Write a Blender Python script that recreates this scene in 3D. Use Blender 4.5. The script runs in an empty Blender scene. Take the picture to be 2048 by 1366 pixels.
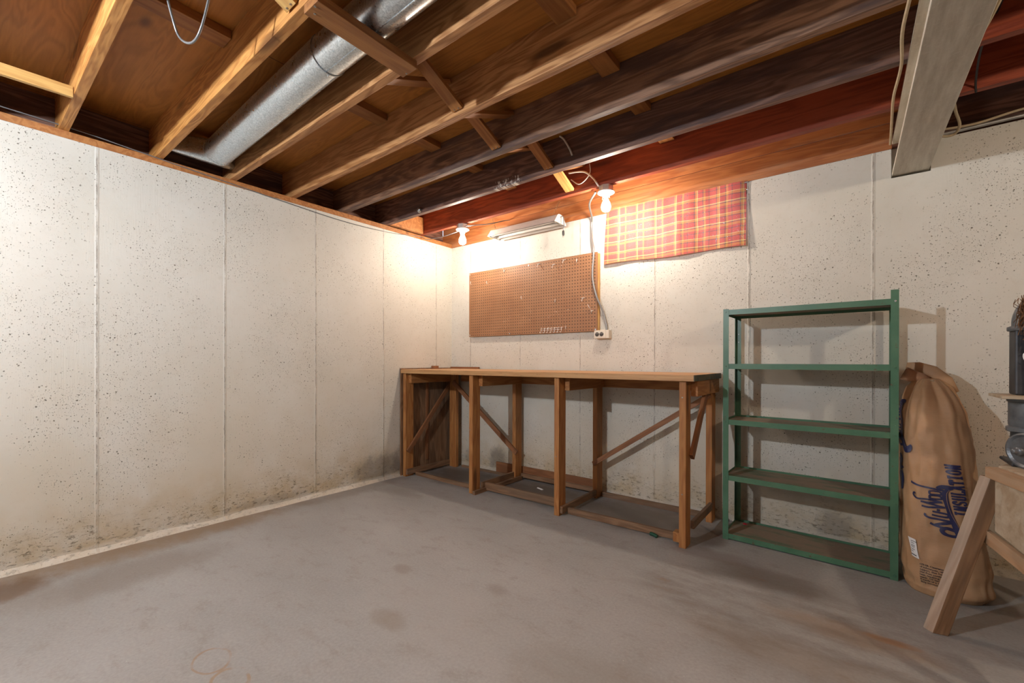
import bpy, bmesh, math, random
from mathutils import Vector, Matrix, noise
random.seed(7)
S = bpy.context.scene
COL = S.collection
PI = math.pi
# ------------------------------------------------------------------ camera
def look_matrix(loc, yaw, pitch, roll):
    c, s = math.cos(yaw), math.sin(yaw)
    fw = Vector((-s, c, 0)); rt = Vector((c, s, 0)); up = Vector((0, 0, 1))
    cp, sp = math.cos(pitch), math.sin(pitch)
    f2 = fw*cp + up*sp; u2 = up*cp - fw*sp
    cr, sr = math.cos(roll), math.sin(roll)
    r2 = rt*cr + u2*sr; u3 = u2*cr - rt*sr
    m = Matrix((r2, u3, -f2)).transposed().to_4x4()
    m.translation = loc
    return m
cam = bpy.data.cameras.new('camera'); camo = bpy.data.objects.new('camera', cam); COL.objects.link(camo)
camo.matrix_world = look_matrix(Vector((3.2158, -3.1177, 1.0385)), 0.66249, -0.00128, 0.00201)
cam.sensor_width = 36; cam.lens = 866.8/2048*36; cam.shift_y = (724.17-683)/2048
cam.clip_start = 0.02
S.camera = camo
# ------------------------------------------------------------------ world, exposure
S.view_settings.view_transform = 'Standard'; S.view_settings.look = 'None'
S.view_settings.exposure = 0.0; S.view_settings.gamma = 1.0
W = bpy.data.worlds.new('world'); S.world = W; W.use_nodes = True
W.node_tree.nodes['Background'].inputs[0].default_value = (0.62, 0.78, 1.0, 1)
W.node_tree.nodes['Background'].inputs[1].default_value = 5.0
BULB_CORNER, BULB_WINDOW = 430.0, 520.0          # emission strengths of the two bulbs in view
BULB_BACK, BULB_RIGHT, FILL_FAR = 3600.0, 1050.0, 330.0  # rear and side bulbs, then the added fill bulb
# ------------------------------------------------------------------ room numbers
H = 2.194; JB = 2.232; JT = 2.432
XR, YF = 7.0, -6.4
JOIST_Y = [-0.385, -0.78, -1.18, -1.585, -1.975, -2.365, -2.757, -3.16, -3.56, -3.96, -4.36, -4.76, -5.16, -5.56, -5.96]
# ------------------------------------------------------------------ node helpers
class NT:
    def __init__(s, name):
        s.m = bpy.data.materials.new(name); s.m.use_nodes = True
        s.t = s.m.node_tree; s.n = s.t.nodes; s.l = s.t.links
        s.b = s.n['Principled BSDF']
        s.tc = s.n.new('ShaderNodeTexCoord')
        s.P = s.tc.outputs['Object']
    def _set(s, sock, v):
        if isinstance(v, bpy.types.NodeSocket): s.l.new(v, sock)
        elif v is not None:
            if isinstance(v, (tuple, list)) and len(v) == 3 and sock.type == 'RGBA': v = (*v, 1)
            sock.default_value = v
    def math(s, op, a, b=None, c=None, clamp=False):
        n = s.n.new('ShaderNodeMath'); n.operation = op; n.use_clamp = clamp
        s._set(n.inputs[0], a)
        if b is not None: s._set(n.inputs[1], b)
        if c is not None: s._set(n.inputs[2], c)
        return n.outputs[0]
    def sep(s, v):
        n = s.n.new('ShaderNodeSeparateXYZ'); s._set(n.inputs[0], v); return n.outputs
    def comb(s, x, y, z):
        n = s.n.new('ShaderNodeCombineXYZ')
        for i, v in enumerate((x, y, z)): s._set(n.inputs[i], v)
        return n.outputs[0]
    def map(s, v, scale=(1, 1, 1), loc=(0, 0, 0), rot=(0, 0, 0)):
        n = s.n.new('ShaderNodeMapping'); s._set(n.inputs[0], v)
        n.inputs['Scale'].default_value = scale; n.inputs['Location'].default_value = loc; n.inputs['Rotation'].default_value = rot
        return n.outputs[0]
    def vadd(s, a, b):
        n = s.n.new('ShaderNodeVectorMath'); n.operation = 'ADD'; s._set(n.inputs[0], a); s._set(n.inputs[1], b); return n.outputs[0]
    def vmul(s, a, k):
        n = s.n.new('ShaderNodeVectorMath'); n.operation = 'SCALE'; s._set(n.inputs[0], a); s._set(n.inputs[3], k); return n.outputs[0]
    def noise(s, v, scale=5, detail=4, rough=.55, dist=0, color=False):
        n = s.n.new('ShaderNodeTexNoise'); s._set(n.inputs['Vector'], v)
        n.inputs['Scale'].default_value = scale; n.inputs['Detail'].default_value = detail
        n.inputs['Roughness'].default_value = rough; n.inputs['Distortion'].default_value = dist
        return n.outputs['Color' if color else 'Fac']
    def vor(s, v, scale=20, rand=1.0):
        n = s.n.new('ShaderNodeTexVoronoi'); s._set(n.inputs['Vector'], v)
        n.inputs['Scale'].default_value = scale; n.inputs['Randomness'].default_value = rand
        return n.outputs
    def ramp(s, v, stops, interp='LINEAR'):
        n = s.n.new('ShaderNodeValToRGB'); s._set(n.inputs[0], v); r = n.color_ramp; r.interpolation = interp
        while len(r.elements) > 1: r.elements.remove(r.elements[-1])
        for i, (p, c) in enumerate(stops):
            e = r.elements[0] if i == 0 else r.elements.new(p)
            e.position = p
            if not isinstance(c, (tuple, list)): c = (c, c, c)
            e.color = (*c, 1)
        return n.outputs[0]
    def step(s, v, a, b):                      # 0 below a, 1 above b, smooth; a may exceed b
        n = s.n.new('ShaderNodeMapRange'); n.interpolation_type = 'SMOOTHSTEP'
        s._set(n.inputs[0], v)
        if a <= b: lo, hi, o0, o1 = a, b, 0, 1
        else: lo, hi, o0, o1 = b, a, 1, 0
        n.inputs[1].default_value = lo; n.inputs[2].default_value = hi; n.inputs[3].default_value = o0; n.inputs[4].default_value = o1
        return n.outputs[0]
    def mix(s, f, a, b, mode='MIX'):
        n = s.n.new('ShaderNodeMix'); n.data_type = 'RGBA'; n.blend_type = mode
        s._set(n.inputs[0], f); s._set(n.inputs[6], a); s._set(n.inputs[7], b); return n.outputs[2]
    def bump(s, h, strength=.3, dist=.01):
        n = s.n.new('ShaderNodeBump'); s._set(n.inputs['Height'], h)
        n.inputs['Strength'].default_value = strength; n.inputs['Distance'].default_value = dist
        s.l.new(n.outputs[0], s.b.inputs['Normal']); return n
    def out(s, color=None, rough=None, metal=None, **kw):
        if color is not None: s._set(s.b.inputs['Base Color'], color)
        if rough is not None: s._set(s.b.inputs['Roughness'], rough)
        if metal is not None: s._set(s.b.inputs['Metallic'], metal)
        for k, v in kw.items(): s._set(s.b.inputs[k.replace('_', ' ')], v)
        return s.m
MUL = 'MULTIPLY'
def simple(name, col, rough=.5, metal=0, var=.15, scale=30, bump=.1):
    t = NT(name); n = t.noise(t.P, scale, 4)
    c = t.mix(t.ramp(n, [(.3, 0), (.7, 1)]), tuple(x*(1-var) for x in col), tuple(min(1, x*(1+var)) for x in col))
    t.bump(n, bump, .002)
    return t.out(c, rough, metal)
def rnd_offset(t):
    oi = t.n.new('ShaderNodeObjectInfo')
    return t.vadd(t.P, t.vmul(t.comb(oi.outputs['Random'], t.math('FRACT', t.math(MUL, oi.outputs['Random'], 7.3)), t.math('FRACT', t.math(MUL, oi.outputs['Random'], 3.7))), 9.0))
def wood(name, light, dark, axis='x', rings=26, rough=.62, knots=True, dirt=0.0, dirtcol=(.05, .035, .03), bmp=.25):
    t = NT(name); P = rnd_offset(t)
    k = {'x': (1.1, 9, 9), 'y': (9, 1.1, 9), 'z': (9, 9, 1.1)}[axis]
    k2 = {'x': (6, 190, 190), 'y': (190, 6, 190), 'z': (190, 190, 6)}[axis]
    m = t.map(P, k)
    n1 = t.noise(m, 1.3, 3, .5, .3)
    w = t.math('SINE', t.math(MUL, n1, float(rings*3)))
    w = t.math('MULTIPLY_ADD', w, .5, .5)
    fine = t.noise(t.map(P, k2), 1.0, 3, .6)
    big = t.noise(t.map(P, tuple(x*.5 for x in k)), .8, 2)
    f = t.math('ADD', t.math(MUL, w, .42), t.math(MUL, fine, .6))
    c = t.mix(t.ramp(f, [(.22, 0), (.85, 1)]), light, dark)
    c = t.mix(t.math(MUL, t.step(big, .4, .75), .45), c, tuple(x*.62 for x in light))
    if knots:
        kk = {'x': (2.2, 11, 11), 'y': (11, 2.2, 11), 'z': (11, 11, 2.2)}[axis]
        v = t.vor(t.map(P, kk), .55)[0]
        c = t.mix(t.math(MUL, t.step(v, .17, .06), .8), c, tuple(x*.35 for x in dark))
    if dirt:
        d = t.noise(t.map(P, tuple(x*.6 for x in k)), 2.5, 6, .65)
        c = t.mix(t.math(MUL, t.step(d, .45, .62), dirt), c, dirtcol)
    t.bump(t.math('ADD', w, fine), bmp, .0015)
    return t.out(c, rough, 0)
# ------------------------------------------------------------------ concrete wall paint
def wall_mat(name, axis, u0, extra):
    t = NT(name); s = t.sep(t.P); u = s[0] if axis == 'x' else s[1]; z = s[2]
    p = t.comb(u, 0.0, z)
    big = t.noise(p, 1.6, 4, .6)
    c = t.mix(t.ramp(big, [(.3, 0), (.7, 1)]), (.575, .545, .475), (.655, .63, .57))
    mott = t.noise(p, 22, 5, .7)
    c = t.mix(t.math(MUL, t.step(mott, .5, .75), .25), c, (.48, .42, .34))
    c = t.mix(t.math(MUL, t.math(MUL, t.step(z, 1.5, .2), t.step(t.noise(p, 1.3, 4, .6), .35, .62)), .5), c, (.54, .46, .335))
    # pits of three sizes, clustered
    clus = t.noise(p, 2.2, 3, .6)
    cm = t.step(clus, .42, .62)
    pits = None
    warp = t.vadd(p, t.vmul(t.noise(p, 40, 2, .5, 0, True), .012))
    for sc, r0, key in ((34, .15, .50), (70, .20, .38), (140, .23, .22)):
        v = t.vor(warp, sc); rr = t.sep(v[1])[0]
        sel = t.math('GREATER_THAN', rr, key)
        on = t.math(MUL, t.math(MUL, t.step(v[0], r0, r0*.45), sel), t.step(clus, .34+.1*(sc == 140), .56))
        pits = on if pits is None else t.math('MAXIMUM', pits, on)
    v = t.vor(t.vadd(warp, (3.3, 0, 1.7)), 9); few = t.math(MUL, t.step(v[0], .062, .035), t.math('GREATER_THAN', t.sep(v[1])[1], .5))
    pits = t.math('MAXIMUM', pits, few)
    # scratches left by the form boards
    grain = t.noise(t.comb(t.math(MUL, u, 210.0), 0.0, t.math(MUL, z, 9.0)), 1.0, 4, .6)
    gm = t.step(t.noise(p, 3.1, 3), .45, .6)
    # seams between form panels
    wob = t.math(MUL, t.math('SUBTRACT', t.noise(t.comb(0.0, 0.0, z), 14, 5, .7), .5), .012)
    fr = t.math('FRACT', t.math('DIVIDE', t.math('ADD', t.math('ADD', u, wob), 50*.6096 - u0 + .3048), .6096))
    d = t.math(MUL, t.math('ABSOLUTE', t.math('SUBTRACT', fr, .5)), .6096)
    ridge = t.step(d, .011, .003)
    dark = t.math(MUL, t.step(d, .0048, .0016), t.step(t.noise(t.comb(u, 0.0, z), 9, 5, .7), .35, .6))
    # minor vertical seam
    c = t.mix(t.math(MUL, ridge, .12), c, (.83, .80, .75))
    c = t.mix(t.math(MUL, pits, .95), c, (.09, .07, .045))
    c = t.mix(t.math(MUL, dark, .75), c, (.20, .165, .13))
    # dirt rising from the floor
    edge = t.math('ADD', z, t.math(MUL, t.math('SUBTRACT', t.noise(p, 4, 4), .5), .35))
    yel = t.math(MUL, t.step(edge, .42, .03), t.step(t.noise(p, 7, 5, .65), .25, .7))
    c = t.mix(t.math(MUL, yel, .8), c, (.46, .35, .20))
    flake = t.noise(t.comb(u, 0.0, t.math(MUL, z, 2.2)), 26, 7, .75)
    fm = t.math(MUL, t.step(flake, .53, .62), t.step(edge, .27, .07))
    c = t.mix(t.math(MUL, fm, .75), c, (.17, .13, .08))
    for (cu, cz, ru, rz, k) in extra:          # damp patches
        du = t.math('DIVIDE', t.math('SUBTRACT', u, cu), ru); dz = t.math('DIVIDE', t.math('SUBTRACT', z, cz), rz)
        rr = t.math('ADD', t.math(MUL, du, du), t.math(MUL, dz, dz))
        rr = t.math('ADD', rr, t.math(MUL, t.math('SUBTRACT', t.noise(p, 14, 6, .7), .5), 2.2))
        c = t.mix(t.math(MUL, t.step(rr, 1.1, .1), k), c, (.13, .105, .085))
    base = t.step(z, .05, .03)
    c = t.mix(t.math(MUL, base, .45), c, (.66, .62, .54))
    h = t.math('SUBTRACT', t.math(MUL, ridge, .9), t.math(MUL, pits, 1.0))
    h = t.math('ADD', h, t.math(MUL, t.math(MUL, grain, gm), .55))
    h = t.math('ADD', h, t.math(MUL, mott, .35))
    h = t.math('SUBTRACT', h, t.math(MUL, fm, .6))
    t.bump(h, .55, .005)
    return t.out(c, .62, 0)
M = {}
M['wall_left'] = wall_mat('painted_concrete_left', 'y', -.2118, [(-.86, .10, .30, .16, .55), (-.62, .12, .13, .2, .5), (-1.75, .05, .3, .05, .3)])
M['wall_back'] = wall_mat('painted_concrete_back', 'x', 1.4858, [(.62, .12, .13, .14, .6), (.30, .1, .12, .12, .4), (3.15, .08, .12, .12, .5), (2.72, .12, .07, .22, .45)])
# floor
t = NT('floor_concrete'); s_ = t.sep(t.P); x, y = s_[0], s_[1]
P = t.comb(x, y, 0.0)
st = t.comb(t.math(MUL, x, 1.0), t.math(MUL, y, 1.6), 0.0)
n1 = t.noise(st, 1.1, 5, .6); n2 = t.noise(st, 7, 6, .7); n3 = t.noise(P, 90, 3)
c = t.mix(t.ramp(n1, [(.3, 0), (.7, 1)]), (.245, .238, .224), (.32, .312, .296))
c = t.mix(t.math(MUL, t.step(n2, .5, .70), .5), c, (.195, .165, .135))
c = t.mix(t.math(MUL, t.step(n2, .45, .25), .3), c, (.37, .355, .335))
c = t.mix(.12, c, n3)
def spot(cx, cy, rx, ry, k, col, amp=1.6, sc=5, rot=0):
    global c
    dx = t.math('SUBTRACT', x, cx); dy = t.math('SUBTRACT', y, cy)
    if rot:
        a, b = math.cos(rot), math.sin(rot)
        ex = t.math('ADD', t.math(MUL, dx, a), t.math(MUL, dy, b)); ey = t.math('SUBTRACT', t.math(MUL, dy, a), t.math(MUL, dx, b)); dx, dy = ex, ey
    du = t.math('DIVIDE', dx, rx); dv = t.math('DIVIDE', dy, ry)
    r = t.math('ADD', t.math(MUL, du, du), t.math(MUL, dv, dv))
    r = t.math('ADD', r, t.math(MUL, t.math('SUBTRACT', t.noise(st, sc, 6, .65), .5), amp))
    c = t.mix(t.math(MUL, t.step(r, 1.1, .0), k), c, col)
spot(0.05, -2.4, .22, 1.0, .75, (.22, .14, .07)); spot(0.22, -3.0, .16, .22, .8, (.13, .075, .04))
spot(0.45, -2.6, .2, .5, .4, (.17, .13, .10)); spot(.05, -1.2, .18, .7, .45, (.17, .135, .105)); spot(.35, -.95, .3, .12, .45, (.16, .14, .12))
spot(3.20, -1.02, .34, .10, .5, (.24, .14, .065)); spot(2.9, -.72, .35, .12, .5, (.12, .095, .075)); spot(3.0, -1.3, .4, .12, .35, (.22, .155, .10)); spot(3.34, -.98, .10, .03, .7, (.34, .15, .04))
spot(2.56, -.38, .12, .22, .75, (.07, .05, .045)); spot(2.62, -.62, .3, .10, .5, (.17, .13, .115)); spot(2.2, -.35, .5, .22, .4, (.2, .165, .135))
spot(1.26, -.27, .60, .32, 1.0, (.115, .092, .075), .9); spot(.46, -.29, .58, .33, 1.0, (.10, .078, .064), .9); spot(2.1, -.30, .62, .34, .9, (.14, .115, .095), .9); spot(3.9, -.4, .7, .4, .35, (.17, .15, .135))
spot(1.9, -1.9, .5, .3, .3, (.35, .33, .31)); spot(1.75, -2.05, .12, .06, .4, (.19, .15, .11)); spot(2.6, -1.9, .35, .25, .35, (.20, .17, .14))
spot(1.95, -1.6, .08, .05, .4, (.16, .12, .09)); spot(1.45, -1.75, .07, .05, .45, (.17, .13, .10))
sk_ = t.noise(t.map(t.comb(x, y, 0.0), (1.2, 3.2, 1), (0, 0, 0), (0, 0, .25)), 3.0, 6, .62)
zx = t.math('DIVIDE', t.math('SUBTRACT', x, 3.0), .75); zy = t.math('DIVIDE', t.math('SUBTRACT', y, -1.05), .42)
zone = t.step(t.math('ADD', t.math(MUL, zx, zx), t.math(MUL, zy, zy)), 1.2, .2)
c = t.mix(t.math(MUL, t.math(MUL, zone, t.step(sk_, .38, .70)), .55), c, (.145, .118, .098))
c = t.mix(t.math(MUL, t.math(MUL, zone, t.step(sk_, .62, .78)), .8), c, (.30, .15, .05))
def ringmark(cx, cy, rx, ry, w, k, col):
    global c
    dx = t.math('DIVIDE', t.math('SUBTRACT', x, cx), rx); dy = t.math('DIVIDE', t.math('SUBTRACT', y, cy), ry)
    r = t.math('SQRT', t.math('ADD', t.math(MUL, dx, dx), t.math(MUL, dy, dy)))
    r = t.math('ADD', r, t.math(MUL, t.math('SUBTRACT', t.noise(P, 12, 3), .5), .35))
    m = t.step(t.math('ABSOLUTE', t.math('SUBTRACT', r, 1.0)), w, w*.3)
    c = t.mix(t.math(MUL, t.math(MUL, m, k), t.step(t.noise(P, 9, 3), .38, .55)), c, col)
ringmark(1.475, -2.575, .075, .055, .10, .6, (.30, .18, .09)); ringmark(1.63, -2.57, .07, .05, .14, .6, (.30, .18, .08))
sv = t.vor(P, 26); sp = t.math(MUL, t.step(sv[0], .07, .03), t.math('GREATER_THAN', t.sep(sv[1])[0], .72))
c = t.mix(t.math(MUL, sp, .7), c, (.12, .09, .07))
sv2 = t.vor(t.vadd(P, (5, 2, 0)), 20); sp2 = t.math(MUL, t.step(sv2[0], .05, .02), t.math('GREATER_THAN', t.sep(sv2[1])[0], .7))
c = t.mix(t.math(MUL, sp2, .6), c, (.62, .60, .57))
t.bump(t.math('ADD', t.math(MUL, n2, .6), t.math(MUL, n3, .12)), .25, .004)
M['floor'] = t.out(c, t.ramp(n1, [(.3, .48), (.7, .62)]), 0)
# wood family
M['joist_gold'] = wood('golden_joist_wood', (.66, .31, .085), (.34, .115, .018), 'x', 20)
M['joist_tan'] = wood('tan_joist_wood', (.56, .28, .11), (.26, .095, .022), 'x', 18)
M['joist_grey'] = wood('grimy_joist_wood', (.32, .175, .105), (.10, .045, .024), 'x', 18, dirt=.75, dirtcol=(.075, .045, .04))
M['joist_dark'] = wood('sooty_joist_wood', (.26, .135, .095), (.07, .028, .017), 'x', 18, dirt=.8, dirtcol=(.06, .035, .035))
t_m = wood('sooty_joist_wood_with_paint', (.26, .135, .095), (.07, .028, .017), 'x', 18, dirt=.8, dirtcol=(.06, .035, .035)); t_m.node_tree
_n, _l = t_m.node_tree.nodes, t_m.node_tree.links
t = NT.__new__(NT); t.m = t_m; t.t = t_m.node_tree; t.n = _n; t.l = _l; t.b = _n['Principled BSDF']; t.tc = _n.new('ShaderNodeTexCoord'); t.P = t.tc.outputs['Object']
s_ = t.sep(t.P); base_c = t.b.inputs['Base Color'].links[0].from_socket
mx_ = t.math(MUL, t.step(t.math('ABSOLUTE', t.math('SUBTRACT', s_[0], 1.505)), .13, .09), t.step(t.math('ABSOLUTE', t.math('SUBTRACT', s_[2], -.078)), .034, .018))
spl = t.math(MUL, mx_, t.step(t.noise(t.map(t.P, (30, 1, 14)), 1.6, 5, .7), .50, .56))
t._set(t.b.inputs['Base Color'], t.mix(t.math(MUL, spl, .9), base_c, (.72, .66, .58))); M['joist_sooty'] = t_m
M['joist_red'] = wood('red_stained_joist_wood', (.34, .065, .022), (.17, .022, .006), 'x', 14)
M['rim'] = wood('rim_board_wood', (.46, .17, .05), (.28, .08, .02), 'x', 14, dirt=.25, dirtcol=(.36, .25, .16))
M['sill'] = wood('sill_wood', (.47, .20, .06), (.30, .10, .025), 'y', 14)
M['bridge'] = wood('bridging_strip_wood', (.38, .155, .04), (.22, .075, .016), 'x', 12, knots=False)
M['bridge_pale'] = wood('pale_bridging_wood', (.62, .37, .12), (.42, .20, .05), 'x', 12, knots=False)
M['bench'] = wood('bench_fir', (.43, .19, .055), (.27, .092, .02), 'x', 16)
M['bench_dark'] = wood('bench_weathered_fir', (.27, .15, .08), (.13, .065, .03), 'x', 14, dirt=.4, dirtcol=(.14, .10, .07))
M['bench_brace'] = wood('bench_brace_wood', (.30, .125, .05), (.18, .065, .022), 'x', 12)
M['stand'] = wood('stand_wood', (.44, .27, .155), (.31, .17, .085), 'x', 12, dirt=.35, dirtcol=(.34, .28, .2))
M['stand_dark'] = wood('stand_leg_wood', (.30, .16, .075), (.16, .075, .03), 'x', 14, dirt=.45, dirtcol=(.16, .10, .06))
M['stand_worn'] = wood('worn_pale_edge_wood', (.46, .34, .25), (.34, .23, .16), 'x', 14, knots=False, dirt=.4, dirtcol=(.30, .24, .19))
M['stand_panel'] = wood('dusty_plywood', (.42, .33, .23), (.30, .22, .14), 'x', 8, knots=False, dirt=.5, dirtcol=(.50, .44, .35))
# subfloor plywood
t = NT('subfloor_plywood'); P = t.P; sx = t.sep(P)
nn = t.noise(t.map(P, (1.0, 7, 1)), 1.2, 3, .5, .6); w = t.math('MULTIPLY_ADD', t.math('SINE', t.math(MUL, nn, 60.0)), .5, .5)
fine = t.noise(t.map(P, (8, 150, 1)), 1, 3)
c = t.mix(t.math('ADD', t.math(MUL, w, .35), t.math(MUL, fine, .5)), (.50, .20, .034), (.26, .09, .011))
pv = t.vor(t.map(P, (3, 7, 1)), .8)[0]; c = t.mix(t.math(MUL, t.step(pv, .16, .05), .7), c, (.10, .035, .01))
seam = t.math('ABSOLUTE', t.math('SUBTRACT', t.math('FRACT', t.math('DIVIDE', t.math('ADD', sx[0], 20*1.22-1.115+.61), 1.22)), .5))
c = t.mix(t.math(MUL, t.step(seam, .003, .001), .8), c, (.03, .012, .005))
t.bump(w, .1, .001); M['subfloor'] = t.out(c, .6, 0)
# plywood bench top: layered edge
t = NT('bench_top_plywood'); P = t.P; z = t.sep(P)[2]
lay = t.math('SINE', t.math('ADD', t.math(MUL, z, 900.0), t.math(MUL, t.noise(P, 3, 3), 5.0)))
n = t.noise(t.map(P, (2, 22, 60)), 2, 5, .6)
c = t.mix(t.ramp(n, [(.3, 0), (.7, 1)]), (.60, .35, .15), (.42, .20, .07))
c = t.mix(t.math(MUL, t.step(lay, .55, .95), .45), c, (.22, .09, .03))
d = t.noise(t.map(P, (5, 5, 60)), 3, 5, .7); c = t.mix(t.math(MUL, t.step(d, .62, .68), .7), c, (.10, .06, .03))
t.bump(n, .2, .002); M['bench_top'] = t.out(c, .5, 0)
t = NT('bench_top_painted_edge'); n = t.noise(t.P, 30, 5, .7)
M['edge_green'] = t.out(t.mix(t.step(n, .4, .6), (.045, .055, .04), (.12, .09, .05)), .6, 0)
# green enamel
t = NT('green_enamel'); n = t.noise(t.P, 6, 5, .65); n2 = t.noise(t.P, 38, 6, .75); n3 = t.noise(t.P, 120, 3)
c = t.mix(t.ramp(n, [(.3, 0), (.7, 1)]), (.045, .125, .068), (.08, .18, .105))
c = t.mix(t.math(MUL, t.step(n2, .62, .67), .9), c, (.11, .05, .025)); c = t.mix(t.math(MUL, t.step(n3, .72, .76), .5), c, (.3, .42, .33))
M['green'] = t.out(c, .38, 0)
t = NT('dusty_green_shelf_surface'); P = rnd_offset(t); n = t.noise(t.map(P, (1.5, 7, 1)), 2.4, 6, .62); n2 = t.noise(P, 55, 4)
c = t.mix(t.step(n, .34, .52), (.10, .135, .08), (.22, .165, .115)); c = t.mix(t.math(MUL, t.step(n2, .55, .75), .5), c, (.27, .21, .15))
M['green_dusty'] = t.out(c, .75, 0)
# galvanised duct
t = NT('galvanised_spangle'); v = t.vor(t.P, 210); v2 = t.vor(t.P, 90); f = t.sep(v[1])[0]; n = t.noise(t.P, 12, 3)
c = t.mix(f, (.50, .56, .61), (.76, .82, .87))
t.bump(t.math('ADD', f, t.math(MUL, n, .5)), .035, .0005); M['galv'] = t.out(c, t.ramp(t.sep(v2[1])[1], [(0, .27), (1, .37)]), .97)
t = NT('whitewashed_steel'); n = t.noise(t.map(t.P, (30, 3, 30)), 1, 6, .65); n2 = t.noise(t.P, 60, 5, .7)
c = t.mix(t.ramp(n, [(.35, 0), (.65, 1)]), (.50, .45, .36), (.70, .66, .56)); c = t.mix(t.math(MUL, t.step(n2, .5, .7), .3), c, (.80, .77, .69))
t.bump(t.math('ADD', n, n2), .5, .003); M['steel'] = t.out(c, .55, 0)
# pegboard
t = NT('pegboard_hardboard'); s_ = t.sep(t.P); x, z = s_[0], s_[2]; G = .0254
fx = t.math('SUBTRACT', t.math('FRACT', t.math('DIVIDE', x, G)), .5); fz = t.math('SUBTRACT', t.math('FRACT', t.math('DIVIDE', z, G)), .5)
r = t.math(MUL, t.math('SQRT', t.math('ADD', t.math(MUL, fx, fx), t.math(MUL, fz, fz))), G)
hole = t.math(MUL, t.step(r, .0048, .0040), t.math('LESS_THAN', t.math('ABSOLUTE', t.math('SUBTRACT', x, .6905)), .676))
n = t.noise(t.P, 5, 4); n2 = t.noise(t.P, 60, 6, .7)
c = t.mix(t.ramp(n, [(.3, 0), (.7, 1)]), (.265, .12, .052), (.33, .162, .075))
scm = t.math(MUL, t.step(n2, .60, .66), t.step(t.noise(t.comb(x, 0.0, z), 3.2, 2), .52, .62))
c = t.mix(t.math(MUL, scm, .6), c, (.66, .48, .36)); c = t.mix(hole, c, (.025, .01, .005))
t.bump(t.math('SUBTRACT', 1.0, hole), .6, .003); M['peg'] = t.out(c, .5, 0)
# curtain
t = NT('plaid_cotton'); s_ = t.sep(t.P); x, z = s_[0], s_[2]
wv = t.math(MUL, t.math('SUBTRACT', t.noise(t.P, 5, 2), .5), .018)
RED, YEL, GOLD, BRN, CRM = (.58, .025, .02), (.85, .42, .03), (.72, .30, .03), (.10, .03, .05), (.95, .74, .25)
st_ = [(0, RED), (.24, BRN), (.29, GOLD), (.37, CRM), (.41, RED), (.62, BRN), (.67, GOLD), (.76, RED), (.90, BRN), (.94, RED)]
cx = t.ramp(t.math('FRACT', t.math('DIVIDE', t.math('ADD', x, wv), .140)), st_, 'CONSTANT')
st2 = [(0, GOLD), (.12, BRN), (.17, CRM), (.22, RED), (.44, BRN), (.49, GOLD), (.60, CRM), (.63, RED), (.84, BRN), (.89, RED)]
cz = t.ramp(t.math('FRACT', t.math('DIVIDE', t.math('ADD', z, wv), .136)), st2, 'CONSTANT')
c = t.mix(.5, cx, cz); weave = t.noise(t.P, 420, 2); c = t.mix(t.math(MUL, weave, .3), c, (.8, .7, .6))
t.bump(weave, .2, .001); t.out(c, .6, 0)
tr = t.n.new('ShaderNodeBsdfTranslucent'); t.l.new(c, tr.inputs[0])
ms = t.n.new('ShaderNodeMixShader'); ms.inputs[0].default_value = .25
t.l.new(t.b.outputs[0], ms.inputs[1]); t.l.new(tr.outputs[0], ms.inputs[2])
tp = t.n.new('ShaderNodeBsdfTransparent'); ms2 = t.n.new('ShaderNodeMixShader')
hol = t.math(MUL, t.step(t.noise(t.P, 260, 2), .66, .74), .5); t.l.new(hol, ms2.inputs[0]); t.l.new(ms.outputs[0], ms2.inputs[1]); t.l.new(tp.outputs[0], ms2.inputs[2])
t.l.new(ms2.outputs[0], t.n['Material Output'].inputs[0]); M['plaid'] = t.m
# kraft paper
t = NT('kraft_paper'); n = t.noise(t.P, 5, 5, .6); n2 = t.noise(t.map(t.P, (1, 1, 3)), 30, 6, .7)
c = t.mix(t.ramp(n, [(.3, 0), (.7, 1)]), (.37, .205, .10), (.46, .275, .145)); c = t.mix(t.math(MUL, t.step(n2, .58, .75), .3), c, (.30, .15, .06))
t.bump(t.math('ADD', n, t.math(MUL, n2, .5)), .35, .008); M['kraft'] = t.out(c, .6, 0)
M['kraft_dark'] = simple('kraft_fold', (.33, .17, .09), .6, 0, .2, 12)
M['navy'] = simple('navy_ink', (.022, .022, .075), .5, 0, .2, 60)
M['ink'] = simple('black_ink', (.03, .025, .03), .6, 0, .1)
M['paper'] = simple('white_paper_label', (.70, .68, .66), .6, 0, .05)
M['white_enamel'] = simple('white_enamel', (.78, .76, .73), .35, 0, .05)
M['lamp_pink'] = simple('lamp_hood_white_enamel', (.42, .38, .355), .35, 0, .05)
M['porcelain'] = simple('porcelain', (.85, .84, .82), .25, 0, .03)
M['box_steel'] = simple('junction_box_steel', (.42, .41, .39), .4, .8, .15)
M['chain'] = simple('brassy_chain', (.60, .50, .36), .35, .9, .1)
M['wire'] = simple('plated_wire', (.75, .74, .72), .25, .95, .05)
M['hook'] = simple('zinc_hook', (.80, .78, .75), .3, .7, .05)
M['flex'] = simple('armoured_cable_steel', (.30, .29, .28), .4, .7, .2, 300)
M['white_cable'] = simple('white_sheathed_cable', (.72, .68, .62), .5, 0, .06)
M['tan_cable'] = simple('tan_sheathed_cable', (.45, .35, .22), .6, 0, .12)
M['black'] = simple('black_rubber', (.022, .02, .02), .5, 0, .2)
M['grey_wire'] = simple('grey_insulated_wire', (.20, .20, .20), .3, .3, .1)
M['outlet'] = simple('ivory_outlet_plastic', (.68, .62, .52), .4, 0, .05)
M['outlet_dark'] = simple('brown_receptacle', (.035, .025, .02), .4, 0, .1)
M['iron_grey'] = simple('grey_machine_paint', (.13, .14, .15), .4, .4, .3, 25, .4)
M['iron_black'] = simple('blackened_iron', (.045, .047, .052), .5, .4, .3, 20, .4)
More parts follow.
